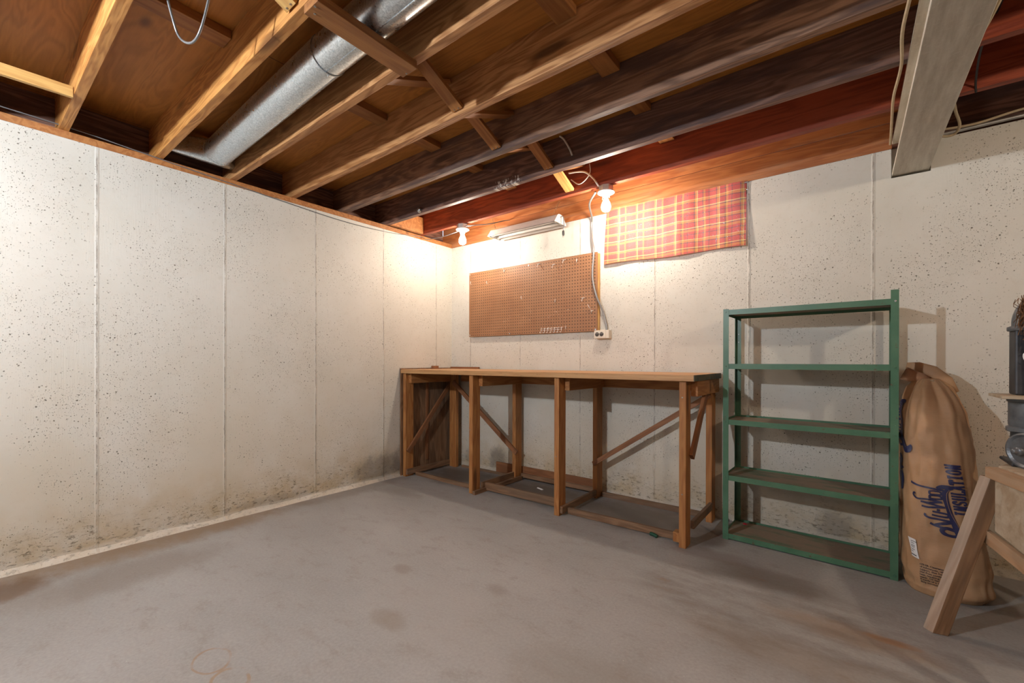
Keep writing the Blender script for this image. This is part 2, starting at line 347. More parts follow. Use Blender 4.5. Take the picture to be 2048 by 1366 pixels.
M['fuzz'] = simple('brown_fibre', (.15, .075, .035), .95, 0, .5, 80, 1)
M['red_plastic'] = simple('red_plastic', (.45, .01, .03), .4, 0, .05)
M['green_glass'] = simple('dark_green_glass', (.01, .06, .035), .15, 0, .1)
M['nail'] = simple('nail_head', (.35, .33, .3), .4, .9, .1)
M['white_frame'] = simple('white_window_frame', (.62, .68, .78), .5, 0, .05)
t = NT('window_glass'); M['glass'] = t.out((.9, .95, 1), .15, 0, Transmission_Weight=1.0, IOR=1.3)
def emit(name, col, k):
    t = NT(name); t.out((1, 1, 1), .3, 0, Emission_Color=col, Emission_Strength=k); return t.m
# ------------------------------------------------------------------ object helpers
MW = {}
def put(o, parent=None, mw=Matrix()):
    COL.objects.link(o); MW[o] = mw.copy()
    if parent is not None:
        o.parent = parent; o.matrix_basis = MW[parent].inverted() @ mw
    else: o.matrix_basis = mw
    return o
def tag(o, label=None, cat=None, group=None, kind=None):
    if label: o['label'] = label
    if cat: o['category'] = cat
    if group: o['group'] = group
    if kind: o['kind'] = kind
    return o
def thing(name, label, cat, loc=(0, 0, 0), rz=0, group=None):
    o = bpy.data.objects.new(name, None); o.empty_display_size = .1
    put(o, None, Matrix.Translation(loc) @ Matrix.Rotation(rz, 4, 'Z')); return tag(o, label, cat, group)
def obj(name, bm, mat, parent=None, mw=None, smooth=False, bev=0):
    """mesh in world coordinates (mw None) or in its own frame mw"""
    if mw is None:
        mw = MW[parent].copy() if parent is not None else Matrix()
        bm.transform(mw.inverted())
    bmesh.ops.recalc_face_normals(bm, faces=bm.faces[:])
    me = bpy.data.meshes.new(name); bm.to_mesh(me); bm.free()
    me.materials.append(mat)
    if smooth:
        for p in me.polygons: p.use_smooth = True
    o = bpy.data.objects.new(name, me); put(o, parent, mw)
    if bev:
        b = o.modifiers.new('b', 'BEVEL'); b.width = bev; b.segments = 2; b.limit_method = 'ANGLE'; b.angle_limit = .7
    return o
def BM(): return bmesh.new()
def box(bm, x0, x1, y0, y1, z0, z1, mi=0):
    vs = [bm.verts.new((x, y, z)) for x in (x0, x1) for y in (y0, y1) for z in (z0, z1)]
    for f in ((0, 1, 3, 2), (4, 6, 7, 5), (0, 4, 5, 1), (2, 3, 7, 6), (0, 2, 6, 4), (1, 5, 7, 3)):
        fc = bm.faces.new([vs[i] for i in f]); fc.material_index = mi
    return bm
def B(*a): return box(BM(), *a)
def tube(bm, pts, r, seg=8, cap=True):
    pts = [Vector(p) for p in pts]; rings = []; prev = None
    for i, p in enumerate(pts):
        d = (pts[min(i+1, len(pts)-1)] - pts[max(i-1, 0)]).normalized()
        if prev is None:
            a = d.orthogonal().normalized()
        else:
            a = (prev - d*prev.dot(d)).normalized()
        prev = a; b = d.cross(a)
        rr = r[min(i, len(r)-1)] if isinstance(r, (list, tuple)) else r
        rings.append([bm.verts.new(p + (a*math.cos(2*PI*k/seg) + b*math.sin(2*PI*k/seg))*rr) for k in range(seg)])
    for A, C in zip(rings, rings[1:]):
        for k in range(seg): bm.faces.new((A[k], A[(k+1) % seg], C[(k+1) % seg], C[k]))
    if cap:
        bm.faces.new(rings[0][::-1]); bm.faces.new(rings[-1])
    return bm
def smooth_pts(pts, n=8):
    pts = [Vector(p) for p in pts]; out = []
    for i in range(len(pts)-1):
        p0, p1, p2, p3 = pts[max(i-1, 0)], pts[i], pts[i+1], pts[min(i+2, len(pts)-1)]
        for k in range(n):
            t_ = k/n
            out.append(.5*((2*p1) + (p2-p0)*t_ + (2*p0-5*p1+4*p2-p3)*t_*t_ + (3*p1-p0-3*p2+p3)*t_**3))
    out.append(pts[-1]); return out
def lathe(bm, prof, seg=24, c=(0, 0, 0), axis='z'):
    """prof: list of (radius, height)"""
    rings = []
    def pt(r, h, a):
        u, v = r*math.cos(a), r*math.sin(a)
        q = {'z': (u, v, h), 'y': (u, h, v), 'x': (h, u, v)}[axis]
        return (q[0]+c[0], q[1]+c[1], q[2]+c[2])
    for r, h in prof:
        rings.append([bm.verts.new(pt(max(r, 1e-4), h, 2*PI*k/seg)) for k in range(seg)])
    for A, C in zip(rings, rings[1:]):
        for k in range(seg): bm.faces.new((A[k], A[(k+1) % seg], C[(k+1) % seg], C[k]))
    bm.faces.new(rings[0][::-1]); bm.faces.new(rings[-1]); return bm
def frame(p0, p1, up=(0, 0, 1)):
    p0, p1 = Vector(p0), Vector(p1); X = (p1-p0).normalized(); Z = Vector(up); Z = (Z - X*Z.dot(X)).normalized(); Y = Z.cross(X)
    m = Matrix((X, Y, Z)).transposed().to_4x4(); m.translation = p0; return m, (p1-p0).length
def board(name, p0, p1, w, h, mat, parent=None, up=(0, 0, 1), bev=.0015, ext=0):
    """board along p0-p1; w across, h along 'up', centred on the line"""
    m, L = frame(p0, p1, up)
    return obj(name, B(-ext, L+ext, -w/2, w/2, -h/2, h/2), mat, parent, m, bev=bev)
def lumber(name, x0, x1, y0, y1, z0, z1, mat, parent=None, axis='x', bev=.0015):
    """axis-aligned board given by its extents, grain along axis"""
    c = Vector(((x0+x1)/2, (y0+y1)/2, (z0+z1)/2))
    if axis == 'x': p0, p1, w, h = (x0, c.y, c.z), (x1, c.y, c.z), y1-y0, z1-z0; up = (0, 0, 1)
    elif axis == 'y': p0, p1, w, h = (c.x, y0, c.z), (c.x, y1, c.z), x1-x0, z1-z0; up = (0, 0, 1)
    else: p0, p1, w, h = (c.x, c.y, z0), (c.x, c.y, z1), x1-x0, y1-y0; up = (0, 1, 0)
    return board(name, p0, p1, w, h, mat, parent, up, bev)
def prism(bm, poly, y0, y1):
    """poly in xz, extruded along y"""
    a = [bm.verts.new((x, y0, z)) for x, z in poly]; b = [bm.verts.new((x, y1, z)) for x, z in poly]
    bm.faces.new(a); bm.faces.new(b[::-1]); n = len(poly)
    for i in range(n): bm.faces.new((a[i], b[i], b[(i+1) % n], a[(i+1) % n]))
    return bm
def struct(name, bm, mat, **k): return tag(obj(name, bm, mat, None, Matrix(), **k), kind='structure')
# ------------------------------------------------------------------ room shell
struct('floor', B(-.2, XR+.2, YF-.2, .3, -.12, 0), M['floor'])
struct('wall_left', B(-.2, 0, YF, .3, 0, H), M['wall_left'])
bm = BM()                                  # solid pieces around the window opening and the beam pocket
for a in ((-.0, 1.735, 0, H), (1.735, 2.692, 0, 1.825), (2.692, 3.389, 0, H), (3.389, 3.545, 0, 2.036), (3.545, XR, 0, H)): box(bm, a[0], a[1], 0, .3, a[2], a[3])
box(bm, 3.389, 3.545, .11, .3, 2.036, JB)
bmesh.ops.remove_doubles(bm, verts=bm.verts[:], dist=1e-5)
struct('wall_back', bm, M['wall_back'])
M['bare'] = simple('bare_concrete', (.14, .13, .12), .8, 0, .15, 6)
struct('wall_right', B(XR, XR+.2, YF, .3, 0, JT), M['bare'])
struct('wall_front', B(-.2, XR+.2, YF-.2, YF, 0, JT), M['bare'])
struct('ceiling', B(-.2, XR+.2, YF-.2, .3, JT, JT+.02), M['subfloor'])
# mortar fillet along the foot of the left wall
bm = BM()
N = 120
prev = None
for i in range(N+1):
    yy = -.02 - i*(5.9/N); w_ = .022+.014*noise.noise(Vector((yy*3, 0, 0))); h_ = .03+.016*noise.noise(Vector((yy*4, 5, 0)))
    cur = [bm.verts.new((-.002, yy, 0)), bm.verts.new((w_, yy, 0.0)), bm.verts.new((w_*.5, yy, h_*.45)), bm.verts.new((-.002, yy, h_))]
    if prev:
        for a in range(4): bm.faces.new((prev[a], prev[(a+1) % 4], cur[(a+1) % 4], cur[a]))
    prev = cur
struct('trim_1', bm, M['wall_left'])
# sills and rims
lumber('trim_2', -.14, .004, YF, .0, H, JB, M['sill'], None, 'y')['kind'] = 'structure'      # sill plate, left
lumber('trim_3', -.14, 3.391, -.004, .14, H+.0005, JB, M['rim'], None, 'x')['kind'] = 'structure'
lumber('trim_4', -.17, -.132, YF, .0, JB, JT, M['joist_dark'], None, 'y')['kind'] = 'structure'
lumber('trim_5', -.132, 3.391, -.002, .036, JB, JT-.096, M['rim'], None, 'x')['kind'] = 'structure'
lumber('trim_6', -.132, 3.391, .001, .039, JT-.092, JT, M['rim'], None, 'x')['kind'] = 'structure'
lumber('trim_7', 3.5455, XR, .02, .16, H+.0005, JB, M['joist_dark'], None, 'x')['kind'] = 'structure'
lumber('trim_8', 3.376, XR, .10, .138, JB, JT, M['joist_dark'], None, 'x')['kind'] = 'structure'
# window behind the curtain
wn = thing('window_1', None, None, (2.21, .16, 1.825)); wn['kind'] = 'structure'
del_ = BM(); x0, x1, z0, z1 = 1.736, 2.691, 1.826, 2.193
for a in ((x0, x1, .14, .18, z0, z0+.035), (x0, x1, .14, .18, z1-.03, z1), (x0, x0+.03, .14, .18, z0, z1), (x1-.03, x1, .14, .18, z0, z1), (2.2, 2.225, .145, .175, z0, z1)): box(del_, *a)
obj('window_frame', del_, M['white_frame'], wn)
obj('pane', B(x0+.02, x1-.02, .156, .160, z0+.02, z1-.02), M['glass'], wn)
# ------------------------------------------------------------------ joists
where = ['nearest the window wall', 'second from the window wall', 'third from the window wall', 'fourth from the window wall', 'on the window side of the round duct', 'on the camera side of the round duct', 'at the upper left corner of the photo']
looks = ['red-stained', 'dark sooty', 'grimy grey-brown', 'tan', 'brown', 'golden', 'golden, wavy-grained']
mats = ['joist_red', 'joist_sooty', 'joist_grey', 'joist_tan', 'joist_tan', 'joist_gold', 'joist_gold']
for i, y1 in enumerate(JOIST_Y):
    if y1 < YF+.1: continue
    o = lumber('ceiling_joist', -.13, 3.50, y1-.038, y1, JB, JT, M[mats[i]] if i < 7 else M['joist_gold'])
    tag(o, f'{looks[i]} ceiling joist {where[i]}' if i < 7 else 'ceiling joist behind the camera resting on the steel beam', 'joist', 'ceiling joists left of the steel beam')
    o2 = lumber('ceiling_joist', 3.42, XR, y1+.004, y1+.042, JB, JT, M['joist_red' if i < 3 else 'joist_gold'])
    tag(o2, ['orange-brown joist right of the steel beam, nearest the window wall', 'orange-brown joist right of the steel beam, second from the window wall', 'dark red-brown joist right of the steel beam, third from the window wall'][i] if i < 3 else 'ceiling joist right of the steel beam, outside the view', 'joist', 'ceiling joists right of the steel beam')
# ------------------------------------------------------------------ steel beam
t_ = thing('steel_beam', 'whitewashed steel I-beam crossing the ceiling into the window wall', 'beam', (3.465, 0, 2.047))
obj('bottom_flange', B(3.392, 3.539, YF, .105, 2.047, 2.064), M['steel'], t_, bev=.002)
obj('web', B(3.460, 3.471, YF, .105, 2.064, 2.218), M['steel'], t_)
obj('top_flange', B(3.392, 3.539, YF, .0, 2.218, 2.2318), M['steel'], t_, bev=.002)
# ------------------------------------------------------------------ bridging strips
bays = [(-.385, -.78, 6, 'bridge_pale', 1.638, 1.725), (-.78, -1.18, 5, 'bridge', 1.72, 1.638), (-1.18, -1.585, 4, 'bridge', 1.625, 1.715), (-1.585, -1.975, 3, 'bridge', 1.72, 1.635), (-1.975, -2.365, 2, 'bridge', 1.64, 1.72), (-2.365, -2.757, 1, 'bridge_pale', 1.70, 1.615)]
bn = ['between the red and sooty joists', 'between the sooty and grey-brown joists', 'between the grey-brown and tan joists', 'between the tan and brown joists', 'above the duct', 'in the bay on the camera side of the duct']
for k, (ya, yb, n_, mt, xa, xb) in enumerate(bays):
    # strip falling towards the window wall (low end on the far joist) and one falling the other way
    far, near = ya-.038, yb
    for (yl, yh, xx, nm) in ((far, near, xa, 'falling towards the window'), (near, far, xb, 'falling towards the camera')):
        if k == 4: continue
        r = thing('bridging_strip', f'{"pale" if mt == "bridge_pale" and yl == far else "brown"} strip {bn[k]}, {nm}', 'bridging strip', (xx, yl, 2.25), group='crossed bridging strips between the joists')
        s = 1 if yh > yl else -1
        board('strip', (xx, yl+.004*s, 2.258), (xx, yh-.004*s, 2.412), .066, .019, M[mt if yl == far else 'bridge'], r, (0, 0, 1))
        if yl == far:
            for dx in (-.014, .013): obj('nail', lathe(BM(), [(.004, 0), (.004, .002), (.002, .003)], 8, (xx+dx, yl-.016, 2.2505)), M['nail'], r)
r = thing('bridging_strip', 'pale yellow wooden strip nailed low across the upper left corner joist', 'bridging strip', (.47, -3.3, 2.215), group='crossed bridging strips between the joists')
board('strip', (.47, -2.797, 2.238), (.45, -3.56, 2.226), .02, .048, M['bridge_pale'], r)
r = thing('duct_strap_board', 'short rough brown board nailed under two joists, holding up the duct', 'board', (1.813, -2.2, 2.202))
board('plank', (1.815, -2.402, 2.2165), (1.812, -1.992, 2.2165), .088, .0305, M['bridge'], r)
for px_, py_ in ((1.80, -2.38), (1.83, -2.395), (1.80, -2.0)): obj('nail', lathe(BM(), [(.004, 0), (.004, .0015)], 8, (px_, py_, 2.1995)), M['nail'], r)
# splice cleats under the plywood seams
cn = 0
wh = {0: 'in the bay nearest the window wall', 1: 'in the second bay from the window wall', 2: 'in the third bay from the window wall', 3: 'in the fourth bay from the window wall', 4: 'above the duct', 5: 'in the bay camera-side of the duct', 6: 'in the upper left corner bay'}
for xx, sd in ((1.07, 'left'), (2.28, 'right')):
    for k in range(7):
        ya, yb = JOIST_Y[k]-.038, JOIST_Y[k+1]
        if k == 4 or (k == 6): continue
        o = lumber('splice_cleat', xx, xx+.089, yb+.003, ya-.003, JT-.038, JT-.0005, M['bridge'], None, 'y')
        tag(o, f'flat {sd}-hand wooden cleat under the ceiling plywood {wh[k]}', 'cleat', 'flat cleats under the plywood seams')
# blocking at the left end of the bay nearest the wall
tag(lumber('blocking', .02, .058, -.777, -.426, JB+.0, JT-.05, M['sill'], None, 'y'), 'orange wooden block between joists at the left wall near the corner', 'block')
# ------------------------------------------------------------------ duct
r_ = thing('round_duct', 'round galvanised metal duct between two joists', 'duct', (1.0, -2.16, 2.312))
D0, D1, D2 = Vector((.17, -2.135, 2.312)), Vector((1.50, -2.165, 2.312)), Vector((2.75, -2.18, 2.312))
def pipe_sec(name, a, b, r0, r1):
    bm = BM(); n = 30
    pts = [a.lerp(b, k/n) for k in range(n+1)]
    rs = [r0+(r1-r0)*k/n for k in range(n+1)]
    tube(bm, pts, rs, 48, False); return obj(name, bm, M['galv'], r_, smooth=True)
pipe_sec('pipe_section', D0, D1, .0775, .0775)
pipe_sec('pipe_section', D1-Vector((.01, 0, 0)), D2, .0755, .0755)
def seam_line(name, a, b, ang, rad):
    d = Vector((0, math.cos(ang), math.sin(ang)))*rad
    bm = BM(); tube(bm, [a+d, b+d], .0022, 6); obj(name, bm, M['galv'], r_, smooth=True)
seam_line('lap_seam', D0, D1, math.radians(-62), .0775); seam_line('lap_seam', D1, D2, math.radians(-98), .0755)
for p, rr in ((D1, .0775), (D0+Vector((.02, 0, 0)), .0775)):
    bm = BM(); ring = [p+Vector((0, rr*math.cos(a), rr*math.sin(a))) for a in [2*PI*k/48 for k in range(49)]]; tube(bm, ring, .0022, 6, False)
    obj('joint_ring', bm, M['galv'], r_, smooth=True)
for p, a in ((D1-Vector((.012, 0, 0)), -85), (D0+Vector((.03, 0, 0)), -75)):
    a = math.radians(a); q = p+Vector((0, math.cos(a), math.sin(a)))*.078
    obj('screw', lathe(BM(), [(.004, -.003), (.004, 0), (.002, .003)], 8, q), M['wire'], r_)
# boot at the wall end: round collar flaring into a flat box
bm = BM(); secs = []
for k in range(9):
    f = k/8; x_ = .17-.12*f
    ry, rz = .0775+.13*f**1.4, .0775*(1-.25*f); e = 2+2.5*f; ring = []
    for a in range(40):
        th = 2*PI*a/40; cs, sn = math.cos(th), math.sin(th)
        ring.append(bm.verts.new((x_, -2.135-.05*f+ry*math.copysign(abs(cs)**(2/e), cs), 2.312+.02*f+rz*math.copysign(abs(sn)**(2/e), sn))))
    secs.append(ring)
for A, C in zip(secs, secs[1:]):
    for k in range(40): bm.faces.new((A[k], A[(k+1) % 40], C[(k+1) % 40], C[k]))
bm.faces.new(secs[-1]); obj('register_boot', bm, M['galv'], r_, smooth=True)
# ------------------------------------------------------------------ lamp holders
def lamp(x, y, label, mat, group, zt=JB, gname='bare bulbs on the joists'):
    r = thing('bulb_lamp', label, 'lamp', (x, y, zt), group=gname)
    obj('junction_box', lathe(BM(), [(.046, -.038), (.05, -.036), (.05, -.002), (.047, -.0005)], 8, (x, y, zt)), M['box_steel'], r)
    obj('lamp_holder', lathe(BM(), [(.02, -.072), (.024, -.07), (.025, -.052), (.048, -.051), (.058, -.046), (.058, -.040), (.05, -.038)], 32, (x, y, zt)), M['porcelain'], r, smooth=True)
    obj('light_bulb', lathe(BM(), [(.012, -.172), (.022, -.168), (.029, -.158), (.032, -.145), (.031, -.132), (.026, -.115), (.018, -.098), (.0135, -.085), (.013, -.073)], 24, (x, y, zt)), mat, r, smooth=True)
    z_ = zt-.075
    for sx in (-.026, .026): obj('holder_screw', tube(BM(), [(x+sx, y, z_+.03), (x+sx*1.02, y, z_-.011)], .0012, 5), M['wire'], r)
    return r
warm = (1.0, .86, .72)
lamp(.545, -.40, 'lit bare bulb in porcelain holder near the room corner, left of shop light', emit('corner_bulb', warm, BULB_CORNER), None)
lamp(1.904, -.40, 'lit bare bulb in porcelain holder above the left end of the plaid curtain', emit('window_bulb', warm, BULB_WINDOW), None)
rl = lamp(1.42, -3.979, 'bare bulb hanging from a joist behind the camera, left side', emit('rear_bulb', (.84, .92, 1), BULB_BACK), None, 2.165)
lumber('mounting_block', 1.36, 1.48, -4.02, -3.94, 2.1655, JB-.0005, M['bridge'], rl, 'x')
lamp(4.85, -2.02+.04, 'bare bulb hanging beyond the steel beam, outside the view', emit('side_bulb', (1, .84, .66), BULB_RIGHT), None)
lamp(2.3, -5.58, 'added fill bulb on the last joists behind the camera', emit('added_fill_bulb', (.92, .95, 1), FILL_FAR), None)  # unseen bulb, added only to lift the general light
# ------------------------------------------------------------------ shop light
r = thing('shop_light', 'hanging fluorescent shop light with white hood above the pegboard', 'lamp', (.95, -.14, 2.1))
xl, xr_ = .672, 1.372
prof = [(-.215, 2.150), (-.168, 2.212), (-.150, 2.222), (-.100, 2.222), (-.080, 2.212), (-.035, 2.150)]
bm = BM(); inner = [(y+(.004 if y < -.11 else -.004), z-.004) for y, z in prof]
for P_, flip in ((prof, 0), (inner, 1)):
    A = [bm.verts.new((xl, y, z)) for y, z in P_]; C = [bm.verts.new((xr_, y, z)) for y, z in P_]
    for k in range(5): bm.faces.new((A[k], A[k+1], C[k+1], C[k]))
bmesh.ops.bridge_loops
obj('reflector_hood', bm, M['lamp_pink'], r, bev=0)
for xx in (xl, xr_):
    bm = BM(); prism_pts = [(y, z) for y, z in prof]
    a = [bm.verts.new((xx-.003, y, z)) for y, z in prism_pts]; b = [bm.verts.new((xx+.003, y, z)) for y, z in prism_pts]
    bm.faces.new(a); bm.faces.new(b[::-1])
    for i in range(6): bm.faces.new((a[i], b[i], b[(i+1) % 6], a[(i+1) % 6]))
    obj('end_cap', bm, M['white_enamel'], r)
obj('ballast_cover', B(xl+.03, xr_-.03, -.155, -.095, 2.176, 2.216), M['lamp_pink'], r, bev=.004)
for yy in (-.165, -.085): obj('fluorescent_tube', lathe(BM(), [(.006, .03), (.012, .032), (.0125, .04), (.0125, .655), (.012, .663), (.006, .665)], 16, (xl, yy, 2.168), 'x'), M['white_enamel'], r, smooth=True)
for xx in (xl+.02, xr_-.02):
    for yy in (-.165, -.085): obj('tube_socket', B(xx-.008, xx+.008, yy-.012, yy+.012, 2.154, 2.20), M['white_enamel'], r, bev=.002)
bm = BM(); tube(bm, smooth_pts([(1.374, -.13, 2.20), (1.395, -.13, 2.205), (1.413, -.14, 2.175), (1.415, -.14, 2.11), (1.410, -.14, 2.085)]), .004, 8); obj('power_cord', bm, M['grey_wire'], r, smooth=True)
pl = obj('plug', lathe(BM(), [(.004, 2.085), (.009, 2.08), (.010, 2.055), (.008, 2.045)], 12, (1.410, -.14, 0)), M['black'], r)
for dx in (-.004, .004): obj('prong', B(1.410+dx-.001, 1.410+dx+.001, -.143, -.137, 2.03, 2.046), M['wire'], r)
def chain(p0, p1, parent, n):
    p0, p1 = Vector(p0), Vector(p1); d = (p1-p0)/n
    bm = BM()
    for k in range(n):
        c_ = p0+d*(k+.5); ax = d.normalized(); s1 = ax.orthogonal().normalized()
        if k % 2: s1 = ax.cross(s1)
        L = d.length*.62; ring = [c_+ax*L*math.cos(a)+s1*.0055*math.sin(a) for a in [2*PI*j/12 for j in range(13)]]
        tube(bm, ring, .0013, 5, False)
    return obj('chain', bm, M['chain'], parent, smooth=True)
chain((.555, -.012, 2.385), (.70, -.13, 2.222), r, 10); chain((1.292, -.012, 2.38), (1.30, -.13, 2.223), r, 8)
# ------------------------------------------------------------------ pegboard with hooks
r = thing('pegboard', 'brown perforated hardboard panel hung on the back wall under the shop light', 'pegboard', (.27, -.02, 1.275))
obj('panel', B(0, 1.381, -.003, .003, 0, .621), M['peg'], r, Matrix.Translation((.272, -.0255, 1.279)), bev=.0008)
lumber('backing_strip', 1.60, 1.664, -.022, -.001, 1.285, 1.89, M['bridge_pale'], r, 'z'); lumber('backing_strip', .28, .33, -.022, -.001, 1.285, 1.89, M['bridge_pale'], r, 'z'); lumber('backing_strip', .28, 1.66, -.0215, -.0005, 1.83, 1.87, M['bridge_pale'], r, 'x')
for px_, pz in ((.285, 1.295), (.285, 1.885), (1.638, 1.292), (.78, 1.292), (.99, 1.882)):
    obj('screw', lathe(BM(), [(.006, -.003), (.006, -.001), (.001, 0)], 10, (px_, -.0285, pz), 'y'), M['wire'], r)
def g(v, o=0.0): return round((v-o)/.0254-.5)*.0254+.0127+o
hooks = [(.706, 1.885, 'b', 'bent wire hook over the top edge, leftmost along the top of the pegboard'), (1.095, 1.87, 't', 'T-shaped peg hook on the top rows, left of the middle pair'), (1.248, 1.85, 't', 'T-shaped peg hook on the top rows, lower of the middle pair'), (1.355, 1.872, 't', 'T-shaped peg hook on the top rows, nearest the top edge right of middle'), (1.486, 1.845, 'j', 'J-shaped peg hook near the top right of the pegboard'),
         (.318, 1.80, 'j', 'short peg hook at the upper left corner of the pegboard'), (.524, 1.785, 'i', 'straight peg at the upper left, right of the corner hook'), (.929, 1.60, 'i', 'straight peg alone in the middle of the pegboard'), (1.283, 1.555, 'j', 'small hook amid the scuffs right of the pegboard middle'), (1.527, 1.548, 't', 'T-shaped peg hook on the right half, at mid height'), (1.595, 1.455, 'b', 'T-shaped hook with long wire near the right edge of pegboard'), (1.389, 1.325, 'j', 'peg hook just right of the wire rack at the bottom')]
for hx, hz, kd, lb in hooks:
    x_, z_ = g(hx-.272)+.272, g(hz-1.279)+1.279; y0 = -.0285
    h = thing('peg_hook', lb, 'hook', (x_, y0, z_), group='peg hooks on the pegboard')
    bm = BM()
    if kd == 't':
        tube(bm, [(x_-.016, y0-.004, z_+.004), (x_+.016, y0-.004, z_+.004)], .0022, 6)
        tube(bm, smooth_pts([(x_, y0+.001, z_), (x_, y0-.012, z_-.002), (x_, y0-.022, z_-.014), (x_, y0-.026, z_-.026)], 4), .0026, 6)
    elif kd == 'b':
        tube(bm, smooth_pts([(x_, y0+.001, z_-.01), (x_, y0-.006, z_), (x_-.012, y0-.02, z_+.022), (x_-.024, y0-.026, z_+.046)], 4), .0018, 6)
        tube(bm, [(x_-.012, y0-.004, z_-.006), (x_+.014, y0-.004, z_-.003)], .0022, 6); tube(bm, [(x_, y0-.004, z_), (x_, y0-.01, z_-.024)], .0024, 6)
    elif kd == 'j':
        tube(bm, smooth_pts([(x_-.008, y0+.001, z_-.008), (x_-.006, y0-.012, z_-.014), (x_, y0-.022, z_-.010), (x_+.004, y0-.024, z_+.014)], 4), .0024, 6)
    else:
        tube(bm, smooth_pts([(x_, y0+.001, z_), (x_, y0-.014, z_-.004), (x_, y0-.018, z_+.02)], 4), .0022, 6)
    obj('wire', bm, M['hook'], h, smooth=True)
r = thing('wire_tool_rack', 'small white wire rack clipped to the bottom edge of the pegboard', 'rack', (1.24, -.03, 1.28))
bm = BM()
tube(bm, [(1.132, -.034, 1.318), (1.345, -.034, 1.322)], .0018, 6); tube(bm, [(1.135, -.05, 1.303), (1.345, -.05, 1.307)], .0018, 6)
for k in range(7):
    x_ = 1.137+k*.0335
    tube(bm, smooth_pts([(x_, -.031, 1.326), (x_, -.048, 1.322), (x_, -.052, 1.288), (x_-.008, -.054, 1.282), (x_-.012, -.056, 1.290)], 3), .0017, 6)
obj('wire', bm, M['hook'], r, smooth=True)
# ------------------------------------------------------------------ curtain
bm = BM(); NX, NZ = 120, 40; rows = []
for j in range(NZ+1):
    v = j/NZ; row = []
    for i in range(NX+1):
        u = i/NX
        x_ = 1.725+.965*u - .018*(1-v)*(1-u) ; zt = 2.215-.018*u; zb = 1.792+.006*math.sin(u*9)-.012*u
        z_ = zb+(zt-zb)*v
        y_ = -.020 - .004*math.sin(u*23+1.2*math.sin(v*4)) - .0015*math.sin(u*67+v*3) - .012*(1-v)*(.5+.5*math.sin(u*14)) + (.012 if v > .93 else 0)*0
        if u > .97: y_ += (u-.97)*.5*v
        row.append(bm.verts.new((x_, y_, z_)))
    rows.append(row)
for j in range(NZ):
    for i in range(NX): bm.faces.new((rows[j][i], rows[j][i+1], rows[j+1][i+1], rows[j+1][i]))
r = thing('plaid_curtain', 'red and yellow plaid cloth curtain covering the small basement window', 'curtain', (2.2, -.02, 2.2))
cu = obj('cloth', bm, M['plaid'], r, smooth=True)
bm = BM(); tube(bm, [(1.72, -.008, 2.205), (2.70, -.008, 2.19)], .004, 8); obj('rod', bm, M['box_steel'], r)
# ------------------------------------------------------------------ outlet and cables
r = thing('outlet_box', 'surface-mounted ivory double outlet box below the pegboard corner', 'outlet', (1.69, -.02, 1.25))
obj('housing', B(1.645, 1.76, -.046, -.0005, 1.218, 1.283), M['outlet'], r, bev=.004)
obj('cover_plate', B(1.637, 1.735, -.050, -.046, 1.221, 1.281), M['outlet'], r, bev=.002)
for cx_ in (1.662, 1.70):
    f = obj('receptacle', lathe(BM(), [(.015, -.053), (.0165, -.052), (.0165, -.0495)], 20, (cx_, 0, 1.251), 'y'), M['outlet_dark'], r)
    bm = BM(); box(bm, cx_-.007, cx_-.005, -.0536, -.0528, 1.253, 1.262); box(bm, cx_+.005, cx_+.007, -.0536, -.0528, 1.253, 1.262); obj('slot', bm, M['outlet'], r)
bm = BM(); tube(bm, smooth_pts([(1.83, -.41, 2.205), (1.70, -.25, 2.20), (1.62, -.06, 2.17), (1.598, -.022, 2.11), (1.607, -.03, 2.0), (1.630, -.046, 1.90), (1.622, -.047, 1.70), (1.655, -.046, 1.55), (1.70, -.020, 1.42), (1.727, -.018, 1.32), (1.728, -.018, 1.2835)], 14), .0075, 10)
tag(obj('armoured_cable', bm, M['flex'], None, Matrix(), smooth=True), 'grey metal-clad cable running from the window bulb down to the outlet box', 'cable')
def cable(pts, r, mat, label, name='cable', n=8):
    bm = BM(); tube(bm, smooth_pts(pts, n), r, 8); return tag(obj(name, bm, M[mat], None, Matrix(), smooth=True), label, 'cable')
cable([(1.80, -.44, 2.40), (1.80, -.432, 2.345), (1.765, -.433, 2.30), (1.71, -.431, 2.285), (1.65, -.433, 2.33)], .0035, 'white_cable', 'white cable loop against the red joist left of the window bulb', 'white_cable')
cable([(1.64, -.448, 2.375), (1.76, -.448, 2.352), (1.83, -.447, 2.29), (1.872, -.445, 2.225)], .006, 'white_cable', 'white cable entering the junction box above the window bulb', 'white_cable')
cable([(1.80, -.826, 2.43), (1.83, -.828, 2.40), (1.87, -.827, 2.33), (1.885, -.824, 2.29)], .006, 'white_cable', 'short white cable end on the sooty joist', 'white_cable')
cable([(.60, -.42, 2.205), (.69, -.40, 2.20), (.75, -.28, 2.23), (.77, -.10, 2.30), (.76, -.01, 2.33)], .004, 'grey_wire', 'thin grey cable from the corner bulb to the rim board', 'grey_cable')
cable([(.007, -3.6, 2.262), (.007, -2.79, 2.252), (.007, -2.5, 2.236), (.007, -2.2, 2.216), (.007, -1.7, 2.186), (.007, -1.2, 2.162), (.007, -.76, 2.176), (.01, -.43, 2.215), (.09, -.41, 2.18), (.3, -.405, 2.17), (.478, -.402, 2.182)], .003, 'grey_wire', 'thin dark wire draped along the top of the left wall to the corner bulb', 'draped_wire')
cable([(1.53, -2.715, 2.43), (1.44, -2.70, 2.30), (1.385, -2.66, 2.20), (1.39, -2.64, 2.15), (1.44, -2.62, 2.13), (1.50, -2.61, 2.17), (1.56, -2.60, 2.30), (1.57, -2.6, 2.43)], .004, 'grey_wire', 'shiny grey wire loop hanging down near the upper left', 'hanging_wire_loop', 12)
